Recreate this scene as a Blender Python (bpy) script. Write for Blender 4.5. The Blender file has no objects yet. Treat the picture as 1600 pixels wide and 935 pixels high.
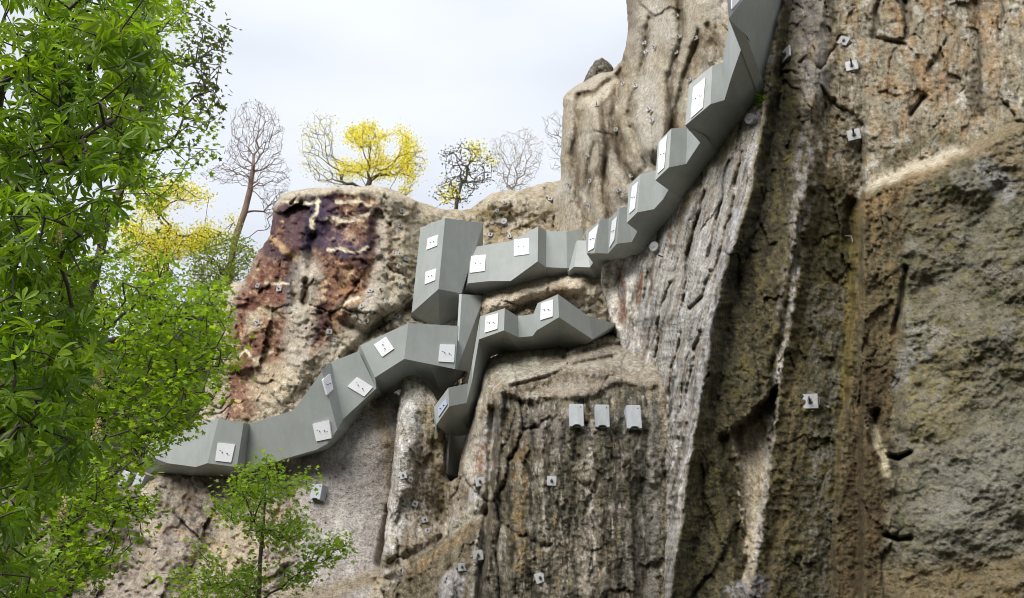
import bpy, math, random
import numpy as np
from mathutils import Vector, Matrix

C = bpy.context.scene.collection
scene = bpy.context.scene
random.seed(7)
R = math.radians

# ------------------------------------------------------------------ camera, sky, sun, exposure
PITCH, F = R(24.0), 1537.0
CAMZ = 1.65
cam_d = bpy.data.cameras.new('camera'); cam = bpy.data.objects.new('camera', cam_d); C.objects.link(cam)
cam.location = (0, 0, CAMZ); cam.rotation_euler = (R(90) + PITCH, 0, 0)
cam_d.sensor_width = 36.0; cam_d.lens = 36.0 * F / 1600.0
cam_d.clip_start = 0.1; cam_d.clip_end = 6000
scene.camera = cam

SUN_EL, SUN_AZ = R(44), R(-147)          # azimuth measured from +Y towards +X
world = bpy.data.worlds.new('World'); scene.world = world; world.use_nodes = True
nt = world.node_tree; nt.nodes.clear()
out = nt.nodes.new('ShaderNodeOutputWorld'); bg = nt.nodes.new('ShaderNodeBackground')
sky = nt.nodes.new('ShaderNodeTexSky'); sky.sky_type = 'NISHITA'; sky.sun_disc = False
sky.sun_elevation = SUN_EL; sky.sun_rotation = SUN_AZ; sky.air_density = 1.0; sky.dust_density = 2.5
tc = nt.nodes.new('ShaderNodeTexCoord'); mp = nt.nodes.new('ShaderNodeMapping')
mp.inputs['Scale'].default_value = (1.2, 1.2, 3.2)
nz = nt.nodes.new('ShaderNodeTexNoise'); nz.inputs['Scale'].default_value = 1.6
nz.inputs['Detail'].default_value = 4; nz.inputs['Roughness'].default_value = 0.45
rp = nt.nodes.new('ShaderNodeMapRange'); rp.inputs['From Min'].default_value = 0.3; rp.inputs['From Max'].default_value = 0.68
rp.inputs['To Min'].default_value = 0.62; rp.inputs['To Max'].default_value = 0.95
mx = nt.nodes.new('ShaderNodeMix'); mx.data_type = 'RGBA'
nt.links.new(tc.outputs['Generated'], mp.inputs['Vector']); nt.links.new(mp.outputs['Vector'], nz.inputs['Vector'])
nt.links.new(nz.outputs['Fac'], rp.inputs['Value']); nt.links.new(rp.outputs['Result'], mx.inputs['Factor'])
sx = nt.nodes.new('ShaderNodeSeparateXYZ'); zg = nt.nodes.new('ShaderNodeMapRange')      # an overcast sky is brighter towards the zenith
zg.inputs['From Min'].default_value = 0.60; zg.inputs['From Max'].default_value = 1.0; zg.inputs['To Min'].default_value = 1.0; zg.inputs['To Max'].default_value = 1.7
zm = nt.nodes.new('ShaderNodeMix'); zm.data_type = 'RGBA'; zm.blend_type = 'MULTIPLY'; zm.inputs['Factor'].default_value = 1.0
nt.links.new(tc.outputs['Generated'], sx.inputs[0]); nt.links.new(sx.outputs['Z'], zg.inputs['Value'])
zm.inputs[6].default_value = (6.7, 6.98, 7.45, 1); nt.links.new(zg.outputs['Result'], zm.inputs[7]); nt.links.new(zm.outputs[2], mx.inputs[7])
nt.links.new(sky.outputs['Color'], mx.inputs['A']); nt.links.new(mx.outputs['Result'], bg.inputs['Color'])
bg.inputs['Strength'].default_value = 0.1
nt.links.new(bg.outputs['Background'], out.inputs['Surface'])

sd_ = bpy.data.lights.new('sun', 'SUN'); sd_.energy = 2.9; sd_.angle = R(40); sd_.color = (1.0, 0.97, 0.91)
sun = bpy.data.objects.new('sun', sd_); C.objects.link(sun)
to_sun = Vector((math.sin(SUN_AZ) * math.cos(SUN_EL), math.cos(SUN_AZ) * math.cos(SUN_EL), math.sin(SUN_EL)))
sun.rotation_euler = to_sun.to_track_quat('Z', 'Y').to_euler()
sun.location = (-30, -20, 60)

vs = scene.view_settings
vs.view_transform = 'Standard'; vs.look = 'None'; vs.gamma = 1.0; vs.use_curve_mapping = False
vs.exposure = 0.55
scene.cycles.filter_width = 1.0

# ------------------------------------------------------------------ geometry authoring helpers
SP, CP = math.sin(PITCH), math.cos(PITCH)
def ray(u, v):
    cx = (np.asarray(u, float) - 800.0) / F; cy = (467.5 - np.asarray(v, float)) / F
    return cx, CP - cy * SP, SP + cy * CP
def pt(u, v, Y):                            # a point of the place at distance Y (metres north of the viewer)
    dx, dy, dz = ray(u, v); k = np.asarray(Y, float) / dy
    return np.stack([dx * k, np.broadcast_to(np.asarray(Y, float), np.shape(dx * k)), CAMZ + dz * k], -1)
def P3(u, v, Y): return Vector(pt(u, v, Y).tolist())

def h2(ix, iy, seed):
    n = (ix.astype(np.int64) * 374761393 + iy.astype(np.int64) * 668265263 + seed * 1442695041) & 0x7fffffff
    n = ((n ^ (n >> 13)) * 1274126177) & 0x7fffffff
    n = ((n ^ (n >> 15)) * 2246822519) & 0x7fffffff
    return ((n ^ (n >> 16)) & 0xffffff) / float(0x1000000)
def gn(x, y, seed=0):
    xi = np.floor(x); yi = np.floor(y); xf = x - xi; yf = y - yi
    fx = xf * xf * xf * (xf * (xf * 6 - 15) + 10); fy = yf * yf * yf * (yf * (yf * 6 - 15) + 10)
    def g(a, b):
        t = h2(xi + a, yi + b, seed) * 2 * math.pi
        return np.cos(t) * (xf - a) + np.sin(t) * (yf - b)
    p = g(0, 0) * (1 - fx) + g(1, 0) * fx; q = g(0, 1) * (1 - fx) + g(1, 1) * fx
    return (p * (1 - fy) + q * fy) * 1.5
def fbm(x, y, o=4, seed=0, gain=0.5):
    s = 0; a = 1; t = 0
    for i in range(o):
        s = s + a * gn(x, y, seed + i * 17); t += a; a *= gain; x = x * 2.03 + 3.7; y = y * 2.03 + 1.3
    return s / t
def ridged(x, y, o=4, seed=0, gain=0.55):
    s = 0; a = 1; t = 0
    for i in range(o):
        s = s + a * (1 - np.abs(gn(x, y, seed + i * 13)) * 1.6); t += a; a *= gain; x = x * 2.1 + 5.1; y = y * 2.1 + 2.2
    return s / t
def worley(x, y, seed=0):
    xi = np.floor(x); yi = np.floor(y); f1 = np.full(x.shape, 9.0); f2 = np.full(x.shape, 9.0); cid = np.zeros(x.shape)
    for a in (-1, 0, 1):
        for b in (-1, 0, 1):
            px = xi + a + h2(xi + a, yi + b, seed); py = yi + b + h2(xi + a, yi + b, seed + 5)
            d = np.hypot(px - x, py - y); m = d < f1
            f2 = np.where(m, f1, np.minimum(f2, d)); cid = np.where(m, h2(xi + a, yi + b, seed + 9), cid); f1 = np.where(m, d, f1)
    return f1, f2, cid
def facet(x, y, seed=0):
    # broken planes: every cell carries its own tilt and level, so neighbours meet in sharp arrises; second value runs to 0 on the joints
    xi = np.floor(x); yi = np.floor(y); f1 = np.full(x.shape, 9.0); f2 = np.full(x.shape, 9.0); val = np.zeros(x.shape)
    for a in (-1, 0, 1):
        for b in (-1, 0, 1):
            hx, hy = h2(xi + a, yi + b, seed), h2(xi + a, yi + b, seed + 5)
            dx = x - (xi + a + hx); dy = y - (yi + b + hy); d = np.hypot(dx, dy)
            t = h2(xi + a, yi + b, seed + 11) * 2 * math.pi; g = 0.4 + 0.9 * h2(xi + a, yi + b, seed + 13)
            pl = (h2(xi + a, yi + b, seed + 9) - 0.5) * 0.9 + g * (np.cos(t) * dx + np.sin(t) * dy)
            m = d < f1; f2 = np.where(m, f1, np.minimum(f2, d)); val = np.where(m, pl, val); f1 = np.where(m, d, f1)
    return val, f2 - f1
def sstep(a, b, x):
    t = np.clip((x - a) / (b - a), 0, 1); return t * t * (3 - 2 * t)
def segd(U, V, pts, closed=False):
    d = np.full(U.shape, 1e9); n = len(pts)
    for i in range(n if closed else n - 1):
        ax, ay = pts[i]; bx, by = pts[(i + 1) % n]; ex, ey = bx - ax, by - ay
        t = np.clip(((U - ax) * ex + (V - ay) * ey) / (ex * ex + ey * ey + 1e-9), 0, 1)
        d = np.minimum(d, np.hypot(U - ax - t * ex, V - ay - t * ey))
    return d
def inside(U, V, pts):
    c = np.zeros(U.shape, bool); n = len(pts); j = n - 1
    for i in range(n):
        xi, yi = pts[i]; xj, yj = pts[j]
        if yi != yj:
            c ^= ((yi > V) != (yj > V)) & (U < (xj - xi) * (V - yi) / (yj - yi) + xi)
        j = i
    return c
def sdf(U, V, pts):
    d = segd(U, V, pts, True); return np.where(inside(U, V, pts), d, -d)
def rbf(cp):
    cp = np.array(cp, float); x = cp[:, :2] / 300.0; z = cp[:, 2]; n = len(z)
    A = np.zeros((n + 3, n + 3)); A[:n, :n] = np.hypot(x[:, None, 0] - x[None, :, 0], x[:, None, 1] - x[None, :, 1])
    A[:n, :n] += np.eye(n) * 0.02
    A[:n, n] = 1; A[:n, n + 1:] = x; A[n, :n] = 1; A[n + 1:, :n] = x.T
    w = np.linalg.solve(A, np.concatenate([z, [0, 0, 0]]))
    def f(U, V):
        a = U / 300.0; b = V / 300.0; s = w[n] + w[n + 1] * a + w[n + 2] * b
        for i in range(n): s = s + w[i] * np.hypot(a - x[i, 0], b - x[i, 1])
        return s
    return f

def lin(c):
    c = np.array(c, float) / 255.0
    return np.where(c <= 0.04045, c / 12.92, ((c + 0.055) / 1.055) ** 2.4)

# ------------------------------------------------------------------ materials
def new_mat(name):
    m = bpy.data.materials.new(name); m.use_nodes = True
    return m, m.node_tree, m.node_tree.nodes['Principled BSDF']
def N(t, kind, **kw):
    n = t.nodes.new('ShaderNode' + kind)
    for k, v in kw.items():
        if k in n.inputs: n.inputs[k].default_value = v
        else: setattr(n, k, v)
    return n
def mixc(t, a, b, fac, mode='MIX'):
    n = t.nodes.new('ShaderNodeMix'); n.data_type = 'RGBA'; n.blend_type = mode
    for s, val in (('A', a), ('B', b), ('Factor', fac)):
        sock = n.inputs[s] if s != 'Factor' else n.inputs[0]
        if s == 'A': sock = n.inputs[6]
        if s == 'B': sock = n.inputs[7]
        if hasattr(val, 'is_linked'): t.links.new(val, sock)
        else: sock.default_value = val
    return n.outputs[2]
def rng(t, val, a, b, c, d):
    n = N(t, 'MapRange'); n.inputs[1].default_value = a; n.inputs[2].default_value = b; n.inputs[3].default_value = c; n.inputs[4].default_value = d
    t.links.new(val, n.inputs[0]); return n.outputs[0]

def rock_material():
    m, t, b = new_mat('weathered rock')
    geo = N(t, 'NewGeometry'); at = N(t, 'Attribute', attribute_name='rock_colour')
    pos = geo.outputs['Position']
    def noise(scale, det, rough, vec=pos, dist=0.0):
        n = N(t, 'TexNoise'); n.inputs['Scale'].default_value = scale; n.inputs['Detail'].default_value = det
        n.inputs['Roughness'].default_value = rough; n.inputs['Distortion'].default_value = dist
        t.links.new(vec, n.inputs['Vector']); return n.outputs['Fac']
    n1 = noise(7.5, 6, 0.78); n2 = noise(22.0, 2, 0.7); n3 = noise(1.3, 5, 0.6)
    mp = N(t, 'Mapping'); mp.inputs['Scale'].default_value = (3.2, 3.2, 0.35); t.links.new(pos, mp.inputs['Vector'])
    st = noise(1.6, 6, 0.68, mp.outputs['Vector'], 0.4)
    col = at.outputs['Color']
    v1 = N(t, 'CombineColor')
    f = rng(t, n1, 0.32, 0.68, 0.62, 1.5)
    for i in range(3): t.links.new(f, v1.inputs[i])
    col = mixc(t, col, v1.outputs[0], 1.0, 'MULTIPLY')
    pit = rng(t, n2, 0.37, 0.52, 0.40, 1.12); v2 = N(t, 'CombineColor')
    for i in range(3): t.links.new(pit, v2.inputs[i])
    ptf = rng(t, at.outputs['Alpha'], 0.0, 1.0, 0.22, 0.6)
    col = mixc(t, col, v2.outputs[0], ptf, 'MULTIPLY')
    sf = rng(t, st, 0.38, 0.62, 0.55, 1.3); v3 = N(t, 'CombineColor')
    for i in range(3): t.links.new(sf, v3.inputs[i])
    stf = N(t, 'Math', operation='MULTIPLY'); stf.inputs[1].default_value = 0.8; t.links.new(at.outputs['Alpha'], stf.inputs[0])
    col = mixc(t, col, v3.outputs[0], stf.outputs[0], 'MULTIPLY')
    warm = rng(t, n3, 0.42, 0.62, 0.0, 0.2)
    warmc = mixc(t, col, (1.12, 0.98, 0.80, 1), warm, 'MULTIPLY')
    t.links.new(warmc, b.inputs['Base Color'])
    b.inputs['Roughness'].default_value = 0.93; b.inputs['Specular IOR Level'].default_value = 0.25
    bp = N(t, 'Bump'); bp.inputs['Strength'].default_value = 1.0; bp.inputs['Distance'].default_value = 0.07
    add = N(t, 'Math', operation='ADD'); t.links.new(n1, add.inputs[0])
    mul = N(t, 'Math', operation='MULTIPLY'); mul.inputs[1].default_value = 0.9; t.links.new(n2, mul.inputs[0]); t.links.new(mul.outputs[0], add.inputs[1])
    t.links.new(add.outputs[0], bp.inputs['Height']); t.links.new(bp.outputs['Normal'], b.inputs['Normal'])
    return m
ROCK = rock_material()

def painted_metal(name, col, rough=0.55, var=0.12, streak=True, scale=2.0):
    m, t, b = new_mat(name)
    geo = N(t, 'NewGeometry'); pos = geo.outputs['Position']
    mp = N(t, 'Mapping'); mp.inputs['Scale'].default_value = (2.5, 2.5, 0.5); t.links.new(pos, mp.inputs['Vector'])
    n = N(t, 'TexNoise'); n.inputs['Scale'].default_value = scale; n.inputs['Detail'].default_value = 7; n.inputs['Roughness'].default_value = 0.65
    t.links.new(mp.outputs['Vector'] if streak else pos, n.inputs['Vector'])
    f = rng(t, n.outputs['Fac'], 0.3, 0.7, 1 - var, 1 + var); v = N(t, 'CombineColor')
    for i in range(3): t.links.new(f, v.inputs[i])
    nl = N(t, 'TexNoise'); nl.inputs['Scale'].default_value = 0.9; nl.inputs['Detail'].default_value = 6; nl.inputs['Roughness'].default_value = 0.6; t.links.new(pos, nl.inputs['Vector'])
    fl_ = rng(t, nl.outputs['Fac'], 0.35, 0.65, 1 - var * 1.3, 1 + var); vl = N(t, 'CombineColor')
    for i in range(3): t.links.new(fl_, vl.inputs[i])
    base = mixc(t, mixc(t, (*col, 1), v.outputs[0], 1.0, 'MULTIPLY'), vl.outputs[0], 1.0, 'MULTIPLY')
    t.links.new(base, b.inputs['Base Color'])
    b.inputs['Roughness'].default_value = rough
    n2 = N(t, 'TexNoise'); n2.inputs['Scale'].default_value = 9; n2.inputs['Detail'].default_value = 4; t.links.new(pos, n2.inputs['Vector'])
    bp = N(t, 'Bump'); bp.inputs['Strength'].default_value = 0.12; bp.inputs['Distance'].default_value = 0.02
    t.links.new(n2.outputs['Fac'], bp.inputs['Height']); t.links.new(bp.outputs['Normal'], b.inputs['Normal'])
    return m
BEAM = painted_metal('grey coated concrete', lin((152, 157, 155)), 0.6, 0.06)
PLATE = painted_metal('white plate', (0.80, 0.81, 0.86), 0.45, 0.04, False)
BLUEPLATE = painted_metal('pale lilac plate', (0.42, 0.45, 0.58), 0.45, 0.08, False)
BOLT = painted_metal('dark bolt steel', (0.07, 0.07, 0.075), 0.5, 0.2, False)
GALV = painted_metal('galvanised steel', (0.34, 0.345, 0.35), 0.55, 0.22, False, 7)
COVER = painted_metal('grey cover', lin((170, 175, 180)), 0.5, 0.16, True, 4)
COVERDARK = painted_metal('cover recess', (0.05, 0.06, 0.06), 0.6, 0.1, False)
MORTAR = painted_metal('mortar pad', (0.17, 0.155, 0.125), 0.95, 0.3, False, 8)

def leaf_material(name, transl=0.35, rough=0.5):
    m = bpy.data.materials.new(name); m.use_nodes = True; t = m.node_tree; t.nodes.clear()
    o = N(t, 'OutputMaterial'); at = N(t, 'Attribute', attribute_name='leaf_colour')
    p = N(t, 'BsdfPrincipled'); p.inputs['Roughness'].default_value = rough; p.inputs['Specular IOR Level'].default_value = 0.35
    tr = N(t, 'BsdfTranslucent')
    col = mixc(t, at.outputs['Color'], (1.5, 1.45, 0.55, 1), 1.0, 'MULTIPLY')
    t.links.new(at.outputs['Color'], p.inputs['Base Color']); t.links.new(col, tr.inputs['Color'])
    mxs = N(t, 'MixShader'); mxs.inputs[0].default_value = transl
    t.links.new(p.outputs[0], mxs.inputs[1]); t.links.new(tr.outputs[0], mxs.inputs[2]); t.links.new(mxs.outputs[0], o.inputs['Surface'])
    return m
LEAF = leaf_material('leaf', 0.5, 0.42)

def bark_material(name, c1, c2):
    m, t, b = new_mat(name)
    geo = N(t, 'NewGeometry'); mp = N(t, 'Mapping'); mp.inputs['Scale'].default_value = (6, 6, 1.4)
    t.links.new(geo.outputs['Position'], mp.inputs['Vector'])
    n = N(t, 'TexNoise'); n.inputs['Scale'].default_value = 3; n.inputs['Detail'].default_value = 7; n.inputs['Roughness'].default_value = 0.7
    t.links.new(mp.outputs['Vector'], n.inputs['Vector'])
    t.links.new(mixc(t, (*c1, 1), (*c2, 1), n.outputs['Fac']), b.inputs['Base Color'])
    b.inputs['Roughness'].default_value = 0.9
    bp = N(t, 'Bump'); bp.inputs['Strength'].default_value = 0.5; bp.inputs['Distance'].default_value = 0.03
    t.links.new(n.outputs['Fac'], bp.inputs['Height']); t.links.new(bp.outputs['Normal'], b.inputs['Normal'])
    return m
BARK = bark_material('dark bark', (0.045, 0.035, 0.026), (0.12, 0.10, 0.08))
BARKRED = bark_material('reddish bark', (0.10, 0.055, 0.035), (0.26, 0.16, 0.11))
BARKPALE = bark_material('pale bark', (0.16, 0.14, 0.12), (0.36, 0.32, 0.28))

def ground_material():
    m, t, b = new_mat('forest floor')
    geo = N(t, 'NewGeometry'); n = N(t, 'TexNoise'); n.inputs['Scale'].default_value = 0.8; n.inputs['Detail'].default_value = 8
    t.links.new(geo.outputs['Position'], n.inputs['Vector'])
    t.links.new(mixc(t, (0.014, 0.024, 0.008, 1), (0.036, 0.030, 0.019, 1), n.outputs['Fac']), b.inputs['Base Color'])
    b.inputs['Roughness'].default_value = 0.95
    return m
GROUND = ground_material()

# ------------------------------------------------------------------ object helpers
def mesh_obj(name, V, Fc, mat, parent=None, smooth=False, attr=None):
    me = bpy.data.meshes.new(name)
    V = np.asarray(V, np.float32).reshape(-1, 3)
    if isinstance(Fc, np.ndarray):
        k = Fc.shape[1]; me.vertices.add(len(V)); me.vertices.foreach_set('co', V.ravel())
        me.loops.add(Fc.size); me.loops.foreach_set('vertex_index', Fc.ravel().astype(np.int32))
        me.polygons.add(len(Fc)); me.polygons.foreach_set('loop_start', np.arange(len(Fc), dtype=np.int32) * k)
        me.polygons.foreach_set('loop_total', np.full(len(Fc), k, np.int32))
    else:
        me.from_pydata(V.tolist(), [], Fc)
    if attr is not None:
        a = me.attributes.new(attr[0], 'FLOAT_COLOR', 'POINT')
        c = np.ones((len(V), 4), np.float32); c[:, :attr[1].shape[1]] = attr[1]; a.data.foreach_set('color', c.ravel())
    me.polygons.foreach_set('use_smooth', np.full(len(me.polygons), smooth, bool))
    me.update(calc_edges=True); me.validate()
    me.materials.append(mat)
    o = bpy.data.objects.new(name, me); C.objects.link(o)
    if parent is not None: o.parent = parent
    return o
def empty(name, loc, label, cat, group=None):
    o = bpy.data.objects.new(name, None); C.objects.link(o); o.location = loc; o.empty_display_size = 0.2
    o['label'] = label; o['category'] = cat
    if group: o['group'] = group
    return o
def place(o, root):                          # mesh was written in world coordinates: hang it under a thing at its base
    me = o.data; off = root.location
    n = len(me.vertices); a = np.empty(n * 3, np.float32); me.vertices.foreach_get('co', a)
    a = a.reshape(-1, 3) - np.array(off, np.float32); me.vertices.foreach_set('co', a.ravel()); me.update()
    o.parent = root
class MB:
    def __init__(s): s.v = []; s.f = []
    def poly(s, pts): k = len(s.v); s.v += [tuple(p) for p in pts]; s.f.append(tuple(range(k, k + len(pts))))
    def prism(s, front, back):               # two matching loops
        k = len(s.v); n = len(front); s.v += [tuple(p) for p in front] + [tuple(p) for p in back]
        s.f.append(tuple(range(k, k + n))); s.f.append(tuple(range(k + 2 * n - 1, k + n - 1, -1)))
        for i in range(n):
            j = (i + 1) % n; s.f.append((k + j, k + i, k + n + i, k + n + j))
    def cyl(s, p, q, r, n=10, r2=None):
        p = Vector(p); q = Vector(q); d = (q - p).normalized(); a = d.orthogonal().normalized(); b = d.cross(a)
        r2 = r if r2 is None else r2
        A = [p + (a * math.cos(t) + b * math.sin(t)) * r for t in [2 * math.pi * i / n for i in range(n)]]
        B = [q + (a * math.cos(t) + b * math.sin(t)) * r2 for t in [2 * math.pi * i / n for i in range(n)]]
        s.prism(A, B)
    def obj(s, name, mat, parent=None, bevel=0.0):
        o = mesh_obj(name, np.array(s.v), s.f, mat, None)
        import bmesh
        bm = bmesh.new(); bm.from_mesh(o.data); bmesh.ops.remove_doubles(bm, verts=bm.verts, dist=1e-5)
        bmesh.ops.recalc_face_normals(bm, faces=bm.faces)
        if bevel: bmesh.ops.bevel(bm, geom=list(bm.edges), offset=bevel, segments=1, affect='EDGES', clamp_overlap=True)
        bm.to_mesh(o.data); bm.free()
        if parent is not None: place(o, parent)
        return o

# ------------------------------------------------------------------ the rock: curved sheets with real depth
SHEETS = []
def tone(c, k, gain):
    g = c @ np.array([0.3, 0.59, 0.11]); return (g[..., None] * np.array([1.0, 0.988, 0.95]) * k + c * (1 - k)) * gain

def axis(lo, hi, fine_lo, fine_hi, s, big=9.0):
    a = list(np.arange(fine_lo, fine_hi, s)); x = fine_lo; st = s
    while x > lo: st = min(st * 1.25, big); x -= st; a.insert(0, x)
    x = a[-1]; st = s
    while x < hi: st = min(st * 1.25, big); x += st; a.append(x)
    return np.array(a)
def sheet(name, outline, depth, paint, step=2.0, rough_edge=3.0, rnd=14.0, rnd_amt=0.9, thick=9.0, seed=1, grey=0.2, gain=1.4, runs=1.0):
    us = [p[0] for p in outline]; vs_ = [p[1] for p in outline]
    ua = axis(min(us) - 5, max(us) + 5, max(min(us), -10), min(max(us), 1612), step)
    va = axis(min(vs_) - 5, max(vs_) + 5, max(min(vs_), -8), min(max(vs_), 943), step)
    U, V = np.meshgrid(ua, va)
    sd = sdf(U, V, outline) + rough_edge * fbm(U / 22, V / 22, 4, seed + 50, 0.6)
    gv, gu = np.gradient(sd); gu = gu / np.gradient(ua)[None, :]; gv = gv / np.gradient(va)[:, None]
    g2 = gu * gu + gv * gv + 1e-6
    near = np.abs(sd) < 1.2 * step
    U2 = np.where(near & (sd < 0.7 * step), U - np.clip(sd * gu / g2, -2 * step, 2 * step), U)
    V2 = np.where(near & (sd < 0.7 * step), V - np.clip(sd * gv / g2, -2 * step, 2 * step), V)
    keep = sd > -0.75 * step
    Y = depth(U2, V2)
    dd = np.clip(sd / rnd, 0, 1)
    Y = Y + rnd_amt * (1 - np.sqrt(np.clip(1 - (1 - dd) ** 2, 0, 1)))
    col = np.clip(tone(paint(U2, V2), grey, gain), 0.01, 0.8)
    col = np.concatenate([col, np.broadcast_to(np.asarray(runs(U2, V2) if callable(runs) else runs, float)[..., None] if callable(runs) else runs, U.shape + (1,))], -1)
    P = pt(U2, V2, Y)
    H, Wd = U.shape; idx = np.arange(H * Wd).reshape(H, Wd)
    fk = keep[:-1, :-1] & keep[1:, :-1] & keep[1:, 1:] & keep[:-1, 1:]
    q = np.stack([idx[:-1, :-1][fk], idx[1:, :-1][fk], idx[1:, 1:][fk], idx[:-1, 1:][fk]], 1)
    e = np.concatenate([q[:, [0, 1]], q[:, [1, 2]], q[:, [2, 3]], q[:, [3, 0]]])
    key = np.minimum(e[:, 0], e[:, 1]) * (H * Wd) + np.maximum(e[:, 0], e[:, 1])
    _, first, cnt = np.unique(key, return_index=True, return_counts=True)
    be = e[first[cnt == 1]]
    used = np.unique(q); remap = np.full(H * Wd, -1); remap[used] = np.arange(len(used))
    Pv = P.reshape(-1, 3)[used]; cv = col.reshape(-1, 4)[used]
    bv = np.unique(be); bmap = np.full(H * Wd, -1); n0 = len(used)
    rings = [0.5, 2.0, 5.0, thick]; allP = [Pv]; allC = [cv]; faces = [remap[q]]
    prev = remap.copy()
    for k, dy in enumerate(rings):
        Pb = P.reshape(-1, 3)[bv].copy(); Pb[:, 0] *= 1 + dy / Pb[:, 1]; Pb[:, 1] += dy
        Pb[:, 0] += np.clip(gu.reshape(-1)[bv], -1, 1) * min(dy, 2.0) * 0.25
        cur = np.full(H * Wd, -1); cur[bv] = n0 + np.arange(len(bv)); n0 += len(bv)
        allP.append(Pb); allC.append(col.reshape(-1, 4)[bv])
        faces.append(np.stack([prev[be[:, 1]], prev[be[:, 0]], cur[be[:, 0]], cur[be[:, 1]]], 1)); prev = cur
    o = mesh_obj(name, np.concatenate(allP), np.concatenate(faces), ROCK, smooth=True, attr=('rock_colour', np.concatenate(allC)))
    o['kind'] = 'structure'
    SHEETS.append((ua, va, np.where(keep, Y, 1e9)))
    return o
def rock_y(u, v, r=0):
    best = 1e9
    for ua, va, Y in SHEETS:
        if u < ua[0] or u > ua[-1] or v < va[0] or v > va[-1]: continue
        i = int(np.clip(np.searchsorted(ua, u), 0, len(ua) - 1)); j = int(np.clip(np.searchsorted(va, v), 0, len(va) - 1))
        if r:
            blk = Y[max(0, j - r):j + r + 1, max(0, i - r):i + r + 1]; ok = blk < 1e8
            y = float(np.mean(blk[ok])) if ok.sum() > 0.4 * ok.size else 1e9
        else: y = float(Y[j, i])
        best = min(best, y)
    return best
def rock_normal(u, v, s=9):
    p = [P3(a, b, min(60, rock_y(a, b, 2))) for a, b in ((u - s, v), (u + s, v), (u, v - s), (u, v + s))]
    n = (p[1] - p[0]).cross(p[2] - p[3])
    if n.length < 1e-6: return Vector((0, -1, 0))
    n.normalize()
    if n.y > 0: n = -n
    return n

class Paint:
    def __init__(s, U, V, base, seed=0):
        s.U, s.V = U, V; s.seed = seed
        s.wu = U + 9 * fbm(U / 30, V / 30, 4, seed + 3, 0.6); s.wv = V + 9 * fbm(U / 30, V / 30, 4, seed + 4, 0.6)
        s.c = np.empty(U.shape + (3,)); s.c[:] = lin(base)
    def mott(s, m):
        if m is None: return 1.0
        sx, sy, lo, hi = m[:4]; sd = m[4] if len(m) > 4 else 0
        return sstep(lo, hi, fbm(s.U / sx, s.V / sy, 5, s.seed + 21 + sd, 0.62))
    def put(s, m, col, op):
        m = np.clip(m * op, 0, 1)[..., None]; s.c = s.c * (1 - m) + lin(col) * m
    def all(s, col, op=1.0, mott=None): s.put(s.mott(mott) * np.ones(s.U.shape), col, op)
    def poly(s, pts, col, op=1.0, feather=12.0, mott=None):
        m = sstep(-feather, feather, sdf(s.wu, s.wv, pts)); s.put(m * s.mott(mott), col, op)
    def stroke(s, pts, w, col, op=1.0, mott=None, soft=0.6):
        m = 1 - sstep(w * (1 - soft), w * (1 + soft), segd(s.wu, s.wv, pts)); s.put(m * s.mott(mott), col, op)

def stroke_d(U, V, pts, w):                  # 1 on the line, falling to 0
    return np.exp(-(segd(U, V, pts) / w) ** 2)
def mesh_noise(U, V, seed, a_big, a_fac, a_mid, a_fine, stretch=1.0):
    x = U / 60.0; y = V / 60.0 * stretch
    wx = x + 0.22 * fbm(x * 1.3, y * 1.3, 4, seed + 60, 0.6); wy = y + 0.22 * fbm(x * 1.3, y * 1.3, 4, seed + 61, 0.6)
    d = a_big * fbm(wx * 0.45, wy * 0.45, 3, seed)
    for k, (fq, am) in enumerate(((0.75, 1.0), (1.9, 0.5), (4.6, 0.24))):
        v, e = facet(wx * fq + 7.3 * k, wy * fq, seed + 31 * k)
        keep = sstep(-0.25, 0.15, fbm(x * fq * 0.5, y * fq * 0.5, 2, seed + 80 + k))          # some stretches stay unbroken
        crk = sstep(0.12, 0.35, fbm(x * fq * 0.45 + 9, y * fq * 0.6, 3, seed + 90 + k))
        d = d + a_fac * am * (v * (0.35 + 0.65 * keep) + 0.6 * crk * (1 - sstep(0.0, 0.06, e)))
    d = d + a_mid * fbm(wx * 3.0, wy * 3.0, 3, seed + 11, 0.6) + a_fine * fbm(U / 60 * 7.5, V / 60 * 7.5, 2, seed + 15, 0.6)
    return d
# ------------------------------------------------------------------ back wall: left rock tower, low ridge, grey slab
b_cp = [(435,312,32.4),(520,300,31.4),(600,300,31.8),(690,330,33.6),(760,310,34.6),(860,290,35),(940,300,35.5),(450,400,31),(540,400,30.5),
        (640,400,32),(400,500,31.2),(480,560,30),(560,520,30.2),(640,480,31.4),(345,480,32.6),(340,620,32),(200,720,32),(-50,740,32),(300,850,28.6),
        (200,930,28),(450,750,29),(530,800,28.6),(600,690,28.7),(600,930,27.6),(0,930,29),(-300,900,30),(760,400,33),(850,440,31.6),(940,430,30.8),
        (760,470,31.6),(850,540,31),(700,700,30.6),(650,640,29.6),(900,650,31),(1000,600,31),(800,935,30),(500,1300,25.5),(0,1300,27),(1000,1300,28),(-300,1300,28),(1080,420,30)]
b_fn = rbf(b_cp)
SLAB = [(440,725),(520,690),(590,625),(635,590),(628,700),(612,800),(598,880),(570,945),(430,945),(455,880),(470,800)]
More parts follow.
